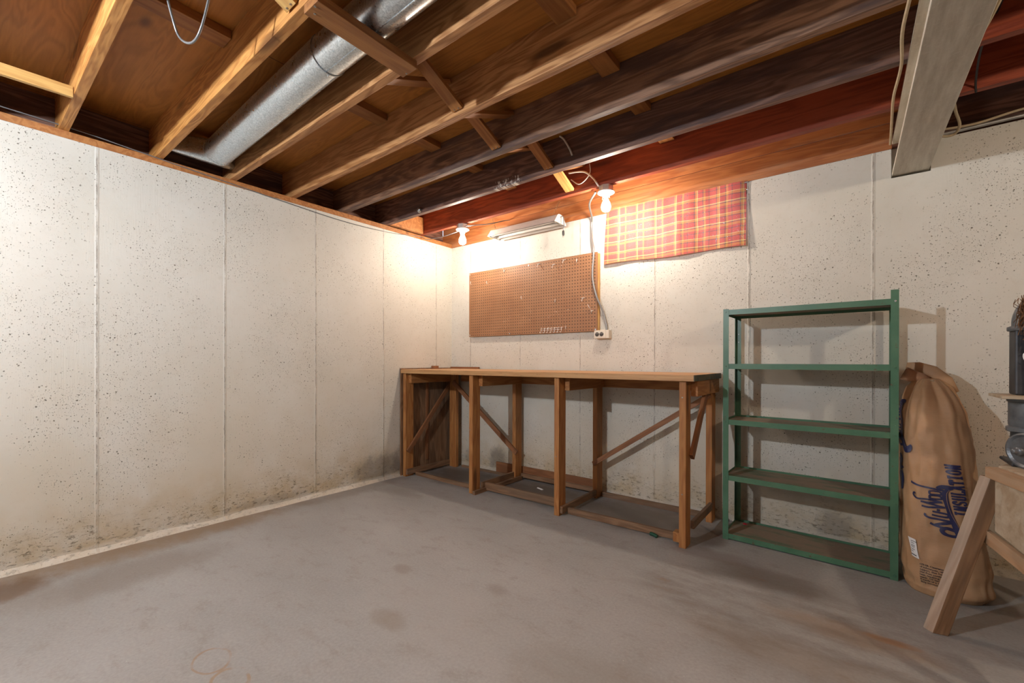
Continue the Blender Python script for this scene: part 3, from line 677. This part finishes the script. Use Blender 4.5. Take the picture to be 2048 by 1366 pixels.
cable([(3.362, -1.7, 2.222), (3.368, -1.3, 2.222), (3.360, -1.05, 2.215), (3.374, -.8, 2.222), (3.366, -.55, 2.222), (3.374, -.3, 2.222), (3.381, -.12, 2.222), (3.383, -.03, 2.21)], .0055, 'tan_cable', 'tan cable running along the left edge of the steel beam', 'tan_cable')
cable([(3.60, -1.35, 2.32), (3.615, -1.15, 2.27), (3.585, -.95, 2.20), (3.555, -.75, 2.20), (3.56, -.5, 2.22), (3.60, -.25, 2.22), (3.63, -.14, 2.19), (3.625, -.09, 2.17), (3.60, -.08, 2.165), (3.57, -.09, 2.17)], .006, 'tan_cable', 'tan cable looping out from the right side of the steel beam', 'tan_cable')
cable([(3.655, -.95, 2.43), (3.64, -.85, 2.33), (3.63, -.6, 2.31), (3.64, -.42, 2.26), (3.648, -.37, 2.222)], .004, 'black', 'black wire hanging diagonally right of the steel beam', 'black_wire')
cable([(3.563, -.32, 2.43), (3.565, -.28, 2.30), (3.57, -.24, 2.24), (3.572, -.18, 2.235)], .011, 'black', 'short black pipe tucked behind the right side of the steel beam', 'black_pipe')
cable([(3.56, -.035, 2.225), (3.7, -.03, 2.215), (3.9, -.03, 2.235), (4.4, -.03, 2.24)], .006, 'tan_cable', 'tan cable along the top of the wall right of the beam, upper of two', 'tan_cable')
cable([(3.56, -.02, 2.203), (3.9, -.02, 2.206), (4.4, -.02, 2.206)], .009, 'box_steel', 'grey conduit lying on top of the wall right of the beam', 'conduit')
# bits on joists
r = thing('wire_insulator', 'round grey knob insulator on the sooty joist near the left wall', 'insulator', (.486, -.826, 2.25))
obj('knob', lathe(BM(), [(.006, -.026), (.016, -.024), (.019, -.016), (.012, -.010), (.019, -.005), (.018, 0)], 16, (.486, -.8185, 2.252), 'y'), M['box_steel'], r, smooth=True)
obj('screw', lathe(BM(), [(.004, -.03), (.004, -.026)], 8, (.486, -.8185, 2.252), 'y'), M['wire'], r)
# ------------------------------------------------------------------ workbench
r = thing('workbench', 'long plywood-topped wooden workbench standing along the back wall', 'workbench', (1.27, -.33, 0))
tp = lumber('tabletop', .018, 2.545, -.650, -.03, .931, .966, M['bench_top'], r, 'x')
obj('edge_banding', B(2.5452, 2.549, -.650, -.03, .932, .9655), M['edge_green'], r)
FX = [.027, .848, 1.639, 2.462]; BX = [.10, .885, 1.665, 2.478]
def leg(x0, x1, y0, y1, z1, z0=0): return lumber('leg', x0, x1, y0, y1, z0, z1, M['bench'], r, 'z', bev=.003)
for i in range(4): leg(FX[i], FX[i]+.038, -.632, -.543, .9308)
leg(.08, .168, -.105, -.067, .9308)
for i in range(1, 4): leg(BX[i], BX[i]+.038, -.125, -.036, .9308)
# cross rails under the top, on the right faces of the legs
for i in range(3): lumber('cross_rail', FX[i]+.0385, FX[i]+.0765, -.56 if i else -.6, -.036, .842, .9305, M['bench'], r, 'y')
lumber('cross_rail', 2.5005, 2.5385, -.543, -.036, .842, .9305, M['bench'], r, 'y')
lumber('back_apron', .17, 2.476, -.035, -.001+.0, .842, .9305, M['bench'], r, 'x')
lumber('side_panel', .004, .0175, -.650, -.012, 0.0, .976, M['bench_dark'], r, 'z'); lumber('panel_batten', .0176, .026, -.36, -.33, .1, .93, M['bench_brace'], r, 'z')
# braces
board('diagonal_brace', (.076, -.615, .225), (.076, -.075, .835), .019, .04, M['bench_brace'], r, (0, -1, 1))
board('diagonal_brace', (.16, -.134, .84), (.94, -.134, .245), .018, .042, M['bench_brace'], r)
board('diagonal_brace', (1.675, -.134, .262), (2.505, -.134, .825), .018, .034, M['bench_brace'], r)
board('diagonal_brace', (2.511, -.56, .5), (2.511, -.27, .84), .02, .05, M['bench_brace'], r)
# floor-level frame
for i, (xa, z0, z1, y0, y1) in enumerate([(.066, .02, .068, -.63, -.03), (.887, .028, .076, -.54, -.04), (1.678, .018, .064, -.62, -.035), (2.5005, .088, .134, -.543, -.13)]):
    lumber('lower_side_rail', xa, xa+.02, y0, y1, z0, z1, M['bench_dark'], r, 'y')
lumber('lower_side_rail', .90, .925, -.645, -.50, .0, .03, M['bench_dark'], r, 'y')
lumber('lower_front_rail', .09, .845, -.542, -.522, .0, .033, M['bench_dark'], r, 'x')
board('lower_front_rail', (.91, -.50, .040), (1.636, -.50, .042), .022, .06, M['bench_dark'], r)
board('lower_front_rail', (1.70, -.545, .022), (2.46, -.545, .028), .022, .042, M['bench_dark'], r)
lumber('lower_back_rail', .20, .875, -.060, -.038, .0, .02, M['bench_dark'], r, 'x'); lumber('lower_back_rail', .93, 1.66, -.060, -.038, .02, .055, M['bench_dark'], r, 'x'); lumber('lower_back_rail', 1.71, 2.47, -.060, -.038, .0, .036, M['bench_dark'], r, 'x')
lumber('kick_board', .61, 1.66, -.0165, -.002, .012, .105, M['bench_brace'], r, 'x')
lumber('leg_block', 2.425, 2.461, -.615, -.56, .02, .075, M['bench'], r, 'y')
board('lower_side_rail', (.93, -.46, .02), (.945, -.07, .02), .02, .035, M['bench_dark'], r)
lumber('lower_side_rail', 1.70, 1.80, -.12, -.10, .03, .05, M['bench_dark'], r, 'x') if False else None
for (x_, z_) in ((.05, .45), (.86, .5), (1.655, .4), (2.48, .84), (2.48, .30)):
    obj('nail', lathe(BM(), [(.004, -.002), (.004, 0)], 8, (x_, -.6325, z_), 'y'), M['nail'], r)
lumber('back_lip', .018, .40, -.035, -.016, .9665, .985, M['bench_brace'], r, 'x')
tag(lumber('wood_block', .03, .075, -.30, -.245, .9665, .996, M['bench_brace'], None, 'y'), 'small brown wood block on the left end of the workbench top', 'block')
# small things on the floor
bm = BM(); tube(bm, smooth_pts([(2.275, -.562, .010), (2.29, -.568, .012), (2.31, -.576, .012), (2.325, -.582, .009)], 4), [.004]+[.011]*11+[.005], 12)
tag(obj('green_capsule', bm, M['green_glass'], None, Matrix(), smooth=True), 'tiny dark green glass object on the floor by the bench front rail', 'bottle')
bm = BM(); box(bm, 1.195, 1.26, -.20, -.187, 0.0002, .006); bm.transform(Matrix.Translation((1.23, -.19, 0)) @ Matrix.Rotation(-.3, 4, 'Z') @ Matrix.Translation((-1.23, .19, 0)))
tag(obj('wood_sliver', bm, M['paper'], None, Matrix()), 'pale wood sliver on the floor under the middle of the bench', 'sliver')
# ------------------------------------------------------------------ green shelf unit
RZ = -.036
r = thing('metal_shelf_unit', 'green enamelled metal shelf unit with five shelves beside the workbench', 'shelf', (3.018, -.205, 0), RZ)
mw = MW[r]
def lob(name, bm, mat, bev=0): return obj(name, bm, mat, r, mw.copy(), bev=bev)
HX, HY = .386, .1525
def angle_post(sx, sy, z1):
    bm = BM(); x_, y_ = sx*HX, sy*HY; w = .030; th = .0022
    xa, xb = sorted((x_, x_-sx*w)); ya, yb = sorted((y_, y_-sy*th)); box(bm, xa, xb, ya, yb, 0, z1)
    xa, xb = sorted((x_, x_-sx*th)); ya, yb = sorted((y_-sy*th, y_-sy*w)); box(bm, xa, xb, ya, yb, 0, z1)
    return lob('post', bm, M['green'])
for sx, sy, z1 in ((-1, -1, 1.348), (1, -1, 1.385), (-1, 1, 1.345), (1, 1, 1.34)): angle_post(sx, sy, z1)
for k, zt in enumerate((1.343, 1.027, .702, .376, .036)):
    bm = BM(); x_, y_ = HX-.0026, HY-.0026; th = .0018; zb = zt-.029
    dz = [0, 0, 0, -.0, 0][k]
    box(bm, -x_, x_, -y_, y_, zt-.013, zt-.013+th)
    sh = lob('shelf', bm, M['green_dusty'])
    bm = BM()
    box(bm, -x_, x_, -y_-.0001, -y_+th, zb-.0003, zt); box(bm, -x_, x_, y_-th, y_+.0001, zb-.0003, zt)
    box(bm, -x_-.0001, -x_+th, -y_+th, y_-th, zb-.0003, zt); box(bm, x_-th, x_+.0001, -y_+th, y_-th, zb-.0003, zt)
    o = obj('shelf_lip', bm, M['green'], sh, mw.copy())
    for sx in (-1, 1):
        obj('bolt', lathe(BM(), [(.0045, -.0035), (.005, -.002), (.005, 0)], 8, (sx*(HX-.013), -HY, zt-.013), 'y'), M['wire'] if k == 0 and sx == 1 else M['green'], sh, mw.copy())
for z_ in (1.215, 1.165): lob('screw_hole', lathe(BM(), [(.003, -.0008), (.003, 0)], 8, (-HX+.016, HY-.0024, z_), 'y'), M['paper'])
tag(obj('red_cap', lathe(BM(), [(.010, 0), (.013, .002), (.013, .016), (.010, .019)], 14, (2.70, -.085, .0095)), M['red_plastic'], None, Matrix(), smooth=True), 'small red plastic cap on the bottom green shelf, back left', 'cap')
# ------------------------------------------------------------------ paper sack
ZT = .955
def sack_par(z):
    k = max(0.0, min(1.0, z/ZT))
    tab = [(0, .130, .125, 3.563, -.335), (.03, .146, .145, 3.563, -.33), (.12, .150, .155, 3.560, -.31), (.30, .138, .155, 3.548, -.29), (.50, .131, .150, 3.540, -.27), (.68, .126, .142, 3.532, -.25), (.80, .116, .128, 3.524, -.235), (.87, .098, .104, 3.520, -.225), (.92, .072, .076, 3.516, -.215), (.96, .035, .036, 3.515, -.21)]
    z = max(0, min(.96, z))
    for a, b in zip(tab, tab[1:]):
        if z <= b[0]:
            f = (z-a[0])/(b[0]-a[0]); return [a[i]+(b[i]-a[i])*f for i in range(1, 5)]
    return list(tab[-1][1:])
def sack_pt(th, z, off=0.0):
    rx, ry, cx_, cy_ = sack_par(z)
    cs, sn = math.cos(th), math.sin(th); e = 2.5
    ux, uy = math.copysign(abs(cs)**(2/e), cs), math.copysign(abs(sn)**(2/e), sn)
    p = Vector((cs, sn, 0))
    w = .006*noise.noise(Vector((math.cos(th)*2.2, math.sin(th)*2.2, z*7+3.1))) + .005*noise.noise(Vector((math.cos(th)*5, math.sin(th)*5, z*14+9)))
    # crumples near the bottom and gathers near the neck
    w += .006*math.sin(z*70+2*math.sin(th*2))*max(0, 1-z/.16)*.8
    g_ = max(0, (z-.72)/.24); w += g_*(.010*math.sin(th*6+.6)+.006*math.sin(th*11+2)+.014*noise.noise(Vector((math.cos(th)*4, math.sin(th)*4, z*9))))*min(1, rx/.1)
    # pleat on the front below the neck
    dth = (th+PI/2-.05)
    if z > .55: w -= .020*math.exp(-(dth/.10)**2)*min(1, (z-.55)/.2)
    k = 1+(w+off)/max(rx, .05)
    return Vector((cx_+rx*ux*k, cy_+ry*uy*k, z))
bm = BM(); NT_, NZ_ = 180, 200; rows = []
for j in range(NZ_+1):
    z_ = .96*j/NZ_; rows.append([bm.verts.new(sack_pt(2*PI*i/NT_, z_)+Vector((0, 0, .0005))) for i in range(NT_)])
for A, C in zip(rows, rows[1:]):
    for i in range(NT_): bm.faces.new((A[i], A[(i+1) % NT_], C[(i+1) % NT_], C[i]))
bm.faces.new(rows[0][::-1]); bm.faces.new(rows[-1])
sk = thing('insulation_sack', 'tall brown paper insulation sack with navy lettering leaning in front of wall', 'sack', (3.555, -.31, 0))
obj('paper_body', bm, M['kraft'], sk, smooth=True)
# folded top: a flattened gathered tongue leaning left and a ridge running back right
def tongue(name, path, ws, hs, mat, up=(0, 0, 1)):
    bm = BM(); rings = []; n = 14
    pts = [Vector(p) for p in path]
    for i, p in enumerate(pts):
        d = (pts[min(i+1, len(pts)-1)]-pts[max(i-1, 0)]).normalized(); U_ = Vector(up); U_ = (U_-d*U_.dot(d)).normalized(); V_ = d.cross(U_)
        rings.append([bm.verts.new(p+U_*ws[i]*math.cos(2*PI*k/n)+V_*hs[i]*math.sin(2*PI*k/n)*(1+.25*math.sin(3*2*PI*k/n+i))) for k in range(n)])
    for A, C in zip(rings, rings[1:]):
        for k in range(n): bm.faces.new((A[k], A[(k+1) % n], C[(k+1) % n], C[k]))
    bm.faces.new(rings[0][::-1]); bm.faces.new(rings[-1]); return obj(name, bm, M[mat], sk, smooth=True)
tongue('folded_flap', [(3.515, -.215, .955), (3.49, -.22, .962), (3.455, -.225, .972), (3.425, -.225, .985)], [.016, .024, .030, .034], [.014, .016, .017, .018], 'kraft_dark')
tongue('folded_flap', [(3.440, -.17, 1.022), (3.48, -.175, 1.015), (3.53, -.18, .992), (3.58, -.185, .945), (3.615, -.19, .895)], [.016, .026, .032, .030, .012], [.006, .008, .011, .014, .006], 'kraft', (0, 0, 1))
bm = BM(); ring = [(3.513+.024*math.cos(a), -.222+.024*math.sin(a), .948+.006*math.sin(a*2)) for a in [2*PI*k/16 for k in range(17)]]; tube(bm, ring, .0028, 6, False)
tube(bm, smooth_pts([(3.515, -.248, .948), (3.525, -.256, .953), (3.533, -.254, .944)], 4), .002, 5); obj('string_tie', bm, M['chain'], sk, smooth=True)
# lettering, laid out as flat artwork (metres) and wrapped on the sack
def wrap(pts2, faces, name, mat, th0, z0, off=.0042):
    """pts2: (s,t) s to the right along the surface, t up"""
    bm = BM(); vs = []
    for s_a, t_a in pts2:
        z_ = z0+t_a; rx, ry, *_ = sack_par(z_)
        th = th0 + s_a/((rx+ry)*.52)
        vs.append(bm.verts.new(sack_pt(th, z_, off)))
    for f in faces:
        try: bm.faces.new([vs[i] for i in f])
        except ValueError: pass
    return obj(name, bm, M[mat], sk)
def strokes_mesh(strokes, sub=.006):
    pts, faces = [], []
    for line, w in strokes:
        P2 = [Vector((a, b)) for a, b in line]; dense = []; ws = []
        n_ = len(P2)
        wl = w if isinstance(w, (list, tuple)) else [w]*n_
        if len(wl) != n_:                       # widths given at the control points, spread over the smoothed line
            m_ = len(wl)-1; wl = [wl[min(int(i*m_/(n_-1)), m_-1)]*(1-(i*m_/(n_-1)-min(int(i*m_/(n_-1)), m_-1)))+wl[min(int(i*m_/(n_-1)), m_-1)+1]*(i*m_/(n_-1)-min(int(i*m_/(n_-1)), m_-1)) for i in range(n_)]
        for i in range(n_-1):
            m = max(1, int((P2[i+1]-P2[i]).length/sub))
            for k in range(m): dense.append(P2[i].lerp(P2[i+1], k/m)); ws.append(wl[i]+(wl[i+1]-wl[i])*k/m)
        dense.append(P2[-1]); ws.append(wl[-1]); b0 = len(pts)
        for i, p in enumerate(dense):
            d = dense[min(i+1, len(dense)-1)]-dense[max(i-1, 0)]; d = d.normalized() if d.length else Vector((1, 0)); nrm = Vector((-d.y, d.x))*ws[i]/2
            pts += [tuple(p+nrm), tuple(p), tuple(p-nrm)]
        for i in range(len(dense)-1):
            a = b0+3*i; faces += [(a, a+1, a+4, a+3), (a+1, a+2, a+5, a+4)]
    return pts, faces
U_ = 1/1960.0
def art(line): return [((X-600)*U_, -(Y-300)*U_) for X, Y in line]      # artwork measured in its own units
def curve2(line, n=6): return [(p.x, p.y) for p in smooth_pts([(a, b, 0) for a, b in line], n)]
LET = {'I': [[(.5, 0), (.5, 1)], [(.15, .07), (.85, .07)], [(.15, .93), (.85, .93)]],
       'N': [[(.2, 0), (.2, 1)], [(.8, 0), (.8, 1)], [(.2, .97), (.8, .03)], [(.0, .07), (.4, .07)], [(.65, .93), (1, .93)]],
       'S': [curve2([(.82, .72), (.7, .92), (.35, .93), (.18, .74), (.35, .55), (.68, .45), (.82, .26), (.65, .07), (.3, .07), (.15, .28)])],
       'U': [curve2([(.2, 1), (.2, .4), (.26, .12), (.5, .05), (.74, .12), (.8, .4), (.8, 1)]), [(.02, .93), (.4, .93)], [(.6, .93), (.98, .93)]],
       'L': [[(.25, 0), (.25, 1)], [(.05, .93), (.5, .93)], [(.05, .07), (.9, .07)], [(.87, .0), (.87, .3)]],
       'A': [[(.12, 0), (.48, 1)], [(.88, 0), (.52, 1)], [(.25, .32), (.75, .32)], [(0, .06), (.3, .06)], [(.7, .06), (1, .06)]],
       'T': [[(.5, 0), (.5, 1)], [(.05, .93), (.95, .93)], [(.25, .07), (.75, .07)], [(.08, .97), (.08, .75)], [(.92, .97), (.92, .75)]],
       'O': [curve2([(.5, .05), (.2, .25), (.18, .75), (.5, .95), (.82, .75), (.8, .25), (.5, .05)])]}
def insulation():
    out = []
    for i, ch in enumerate('INSULATION'):
        for ln in LET[ch]:
            q = []
            for a, b in ln:
                Y = 300-(i*42.5+a*37+2); X = 786-(300-Y)*.095-b*98
                q.append((X, Y))
            out.append((art(q), 14.5*U_))
    return out
def nuwool():
    o = []
    def a(l, w, c_=True): o.append((art(curve2(l, 5) if c_ else l), [x*U_ for x in w] if isinstance(w, list) else w*U_))
    a([(712, 452), (680, 476), (640, 470), (624, 440), (642, 414), (672, 424)], 22)          # N loop
    a([(700, 440), (640, 418), (585, 408), (560, 395)], 18); a([(590, 405), (650, 372), (690, 362)], 20); a([(690, 362), (620, 352), (560, 352), (528, 338), (530, 322)], 17)
    a([(575, 322), (640, 326), (655, 310), (640, 297), (580, 292)], 15)                      # u
    a([(612, 284), (614, 266)], 15, False)                                                   # hyphen
    a([(505, 262), (560, 262), (640, 246)], 16); a([(640, 246), (575, 232), (500, 226)], 15); a([(500, 226), (565, 222), (632, 206)], 16); a([(632, 206), (560, 196), (490, 205), (450, 196), (434, 176), (448, 160), (460, 168)], 15)
    for yc in (170, 133): a([(565, yc), (575, yc+15), (625, yc+12), (634, yc), (622, yc-14), (575, yc-13), (565, yc)], 13)
    a([(640, 104), (560, 96), (490, 90), (420, 72)], [16, 16, 15, 20])
    a([(612, 92), (640, 74), (665, 76), (676, 90)], [20, 34, 40, 20])
    a([(800, 460), (775, 500), (735, 500), (706, 450), (680, 370), (660, 280), (648, 190), (646, 120), (658, 92)], [10, 60, 66, 48, 34, 26, 22, 22, 22])
    return o
def swash_line():
    return [(art(curve2([(756, 490), (728, 450), (696, 372), (668, 300), (652, 210), (650, 130), (662, 96)], 6)), 2.2*U_)]
th_f = -PI/2 - .13
wrap(*strokes_mesh(insulation()), 'block_lettering', 'navy', th_f, .370)
wrap(*strokes_mesh(nuwool()), 'script_lettering', 'navy', th_f, .370)
wrap(*strokes_mesh(swash_line()), 'lettering_highlight', 'kraft', th_f, .370, .0056)
th_l = -2.99
wrap(*strokes_mesh(nuwool()), 'script_lettering', 'navy', th_l, .735)
wrap(*strokes_mesh(swash_line()), 'lettering_highlight', 'kraft', th_l, .735, .0056)
wrap(*strokes_mesh([(art(curve2(l)), [v*U_ for v in w]) for l, w in [([(640, 560), (665, 600), (650, 660), (672, 700)], [20, 60, 44, 70]), ([(650, 720), (672, 780), (660, 840), (676, 880)], [70, 46, 66, 30]), ([(620, 600), (640, 680), (620, 760), (640, 850)], [20, 40, 28, 40])]]), 'printed_emblem', 'navy', th_l, .735)
def text_mesh(body, size):
    cu_ = bpy.data.curves.new('tmp', 'FONT'); cu_.body = body; cu_.size = size; cu_.resolution_u = 2; cu_.offset = size*.012
    o = bpy.data.objects.new('tmp', cu_); COL.objects.link(o); bpy.context.view_layer.update()
    dg = bpy.context.evaluated_depsgraph_get(); me = o.evaluated_get(dg).to_mesh()
    pts = [(v.co.x, v.co.y) for v in me.vertices]; fs = [tuple(p.vertices) for p in me.polygons]
    o.evaluated_get(dg).to_mesh_clear(); bpy.data.objects.remove(o); bpy.data.curves.remove(cu_)
    return pts, fs
lines = ['670-68, Clearance, used in', 'of substances, ultra free', 'support, that has the', 'that from contact on to', 'heat, resulting in the', 'water. Oil based of the', 'If inside of a surface', 'they moisture in use']
allp, allf = [], []
for i, l in enumerate(lines):
    p_, f_ = text_mesh(l, .0115); b0 = len(allp)
    allp += [(a, b-i*.0105) for a, b in p_]; allf += [tuple(q+b0 for q in f) for f in f_]
allp = [((a-.045), b*1.0) for a, b in allp]
wrap(allp, allf, 'small_print', 'ink', th_f-.16, .128, .0044)
# sticker
gp, gf = [], []
for j in range(7):
    for i in range(5): gp.append((-.024+.036*i/4+.014*(1-j/6), -.04+.08*j/6-.006*i/4))
for j in range(6):
    for i in range(4): gf.append((j*5+i, j*5+i+1, j*5+i+6, j*5+i+5))
st0 = wrap(gp, gf, 'paper_sticker', 'paper', th_f-.60, .197, .0045)
st0['label'] = 'white printed sticker'
lp = []
for tz, w in ((.026, .026), (.018, .014), (.008, .02), (.002, .018), (-.008, .02), (-.016, .012), (-.031, .026)): lp.append(([(-.010, tz), (-.010+w, tz-.003)], .0022 if tz > -.03 else .004))
wrap(*strokes_mesh(lp), 'sticker_print', 'ink', th_f-.60, .197, .006)
# ------------------------------------------------------------------ rough wooden stand
r = thing('wooden_stand', 'rough wooden stand with splayed leg and plywood side at right edge', 'stand', (3.75, -.8, 0))
dv = Vector((.245, -.97, 0)).normalized(); nv = Vector((.97, .245, 0)).normalized(); P0 = Vector((3.624, -.694, .64)); up = Vector((0, 0, 1))
def sp(a, b, z): q = P0+dv*a+nv*b; return Vector((q.x, q.y, z))
def slab(name, corners, z0, z1, mat):
    bm = BM(); A = [bm.verts.new((c_.x, c_.y, z0)) for c_ in corners]; C = [bm.verts.new((c_.x, c_.y, z1)) for c_ in corners]
    bm.faces.new(A); bm.faces.new(C)
    for i in range(len(A)): bm.faces.new((A[i], A[(i+1) % len(A)], C[(i+1) % len(A)], C[i]))
    return obj(name, bm, M[mat], r, bev=.002)
board('top_rail', sp(-.0, .019, .621), sp(.62, .019, .616), .038, .040, M['stand'], r)
slab('top_board', [sp(.0, .0385, 0), sp(.62, .0385, 0), sp(.62, .42, 0), sp(-.05, .42, 0), sp(-.10, .12, 0)], .628, .646, 'stand_panel')
# plywood side panel (vertical, its plane along dv)
bm = BM(); poly = [(.046, .600), (.60, .598), (.60, .33), (.222, .386), (.046, .41)]
A = [bm.verts.new(sp(a, .008, z)) for a, z in poly]; C = [bm.verts.new(sp(a, .020, z)) for a, z in poly]
bm.faces.new(A); bm.faces.new(C[::-1])
for i in range(5): bm.faces.new((A[i], A[(i+1) % 5], C[(i+1) % 5], C[i]))
obj('side_panel', bm, M['stand_panel'], r)
board('lower_brace', sp(.012, .001, .379), sp(.60, .001, .318), .018, .05, M['stand'], r, (0, 0, 1))
def splay_leg(base, top, mat):
    """four-sided leg, horizontal section given at the base and shifted to the top"""
    bm = BM(); sec = [Vector((0, 0, 0)), Vector((.046, .008, 0)), Vector((.018, .044, 0)), Vector((-.025, .030, 0))]
    d = (Vector(top)-Vector(base)); A = [bm.verts.new(Vector(base)+s_) for s_ in sec]; C = [bm.verts.new(Vector(top)+s_) for s_ in sec]
    bm.faces.new(A); bm.faces.new(C)
    for i in range(4): bm.faces.new((A[i], A[(i+1) % 4], C[(i+1) % 4], C[i]))
    # own frame so the grain follows the leg
    m, L = frame(base, top); bm.transform(m.inverted())
    o = obj('leg', bm, M[mat], r, m, bev=.003)
    o.data.materials.append(M['stand_worn'])            # the edge of this plank is bare, paler wood
    o.data.polygons[5].material_index = 1
    return o
splay_leg((3.467, -.816, 0), (3.640, -.690, .600), 'stand_dark')
splay_leg((3.72, -1.40, 0), (3.66, -1.25, .600), 'stand_dark'); splay_leg((4.18, -.70, 0), (4.03, -.66, .600), 'stand_dark'); splay_leg((4.25, -1.30, 0), (4.08, -1.16, .600), 'stand_dark')
# ------------------------------------------------------------------ old machine on the stand
mx, my = 3.757, -.60; zb = .6465
r = thing('bench_machine', 'old iron machine with grey pulley wheel standing on the rough stand', 'machine', (mx, my, zb))
def L(name, prof, c_, mat, axis='z', seg=28, parent=r, sm=True):
    o = obj(name, lathe(BM(), prof, seg, c_, axis), M[mat], parent, smooth=sm)
    if sm:
        e = o.modifiers.new('e', 'EDGE_SPLIT'); e.split_angle = .6
    return o
obj('base_plate', B(mx-.06, mx+.2, my-.07, my+.10, zb, zb+.012), M['iron_black'], r, bev=.003)
L('lower_column', [(.05, zb+.012), (.05, .775)], (mx, my, 0), 'iron_black')
L('flange', [(.058, .772), (.062, .775), (.062, .79), (.056, .794)], (mx, my, 0), 'iron_grey')
L('housing', [(.054, .794), (.056, .80), (.056, .885), (.060, .890), (.060, .902)], (mx, my, 0), 'iron_grey')
L('side_port', [(.018, -.05), (.026, -.052), (.030, -.066), (.024, -.07), (.018, -.06)], (mx+.012, my, .845), 'iron_black', 'y')
lumber('work_table', mx-.093, mx+.14, my-.11, my+.09, .9022, .914, M['stand_panel'], r, 'x')
obj('column', B(mx-.045, mx+.05, my-.035, my+.05, .9142, 1.165), M['iron_black'], r, bev=.006)
L('collar', [(.058, 1.160), (.060, 1.163), (.060, 1.175), (.05, 1.18)], (mx, my, 0), 'iron_grey')
bm = BM(); tube(bm, smooth_pts([(mx, my, 1.175), (mx+.002, my, 1.21), (mx+.02, my, 1.25), (mx+.06, my, 1.275), (mx+.13, my, 1.28)], 5), [.048]*8+[.047]*13, 20)
obj('elbow', bm, M['iron_grey'], r, smooth=True)
# pulley wheel, its axle pointing left towards the camera side
pc = Vector((mx-.028, my-.095, .712)); ax = Vector((-.80, -.60, 0)).normalized()
m, _ = frame(pc, pc+ax)
whl = obj('pulley_wheel', lathe(BM(), [(.014, -.03), (.055, -.030), (.064, -.028), (.066, -.022), (.056, -.014), (.056, -.008), (.066, 0), (.066, .006), (.060, .008), (.052, .003), (.02, .003), (.014, .004)], 40, (0, 0, 0), 'x'), M['iron_grey'], r, m)
obj('hub', lathe(BM(), [(.018, .0), (.017, .032), (.013, .038), (.009, .038), (.009, .05), (.004, .052)], 20, (0, 0, 0), 'x'), M['iron_grey'], whl, m.copy(), smooth=True)
obj('axle', lathe(BM(), [(.011, -.09), (.011, -.025)], 14, (0, 0, 0), 'x'), M['iron_black'], r, m.copy())
obj('bearing_block', B(mx-.02, mx+.07, my-.10, my-.03, zb+.0125, .74), M['iron_black'], r, bev=.006)
# brown fibrous lagging over the column: shaggy strands
bm = BM(); rr = random.Random(3)
for k in range(420):
    a = rr.uniform(0, 1); x_ = mx-.030+.06*a+rr.gauss(0, .008); z_ = 1.30-.02*rr.random()-.16*rr.random()**1.3*(.4+.6*a); y_ = my-.058+rr.gauss(0, .010)
    pts = []; p = Vector((x_, y_, z_))
    L_ = rr.uniform(.03, .09)
    for j in range(4): pts.append(p.copy()); p = p+Vector((rr.gauss(0, .006), rr.gauss(0, .004), -L_/3+rr.gauss(0, .004)))
    tube(bm, pts, .0013, 3, False)
tube(bm, smooth_pts([(mx+.03, my-.05, 1.29), (mx+.01, my-.057, 1.22), (mx+.0, my-.056, 1.12), (mx+.0, my-.056, 1.02), (mx-.006, my-.052, .93)], 6), [.012]*10+[.009]*10+[.006]*5, 8)
fz = obj('fibre_lagging', bm, M['fuzz'], r); fz['kind'] = 'stuff'; fz['label'] = 'shaggy brown fibre lagging'
bm = BM(); tube(bm, smooth_pts([(mx-.015, my-.048, 1.08), (mx-.027, my-.054, 1.07), (mx-.025, my-.052, 1.05), (mx-.013, my-.048, 1.04)], 4), .0025, 6); obj('white_clip', bm, M['porcelain'], r)
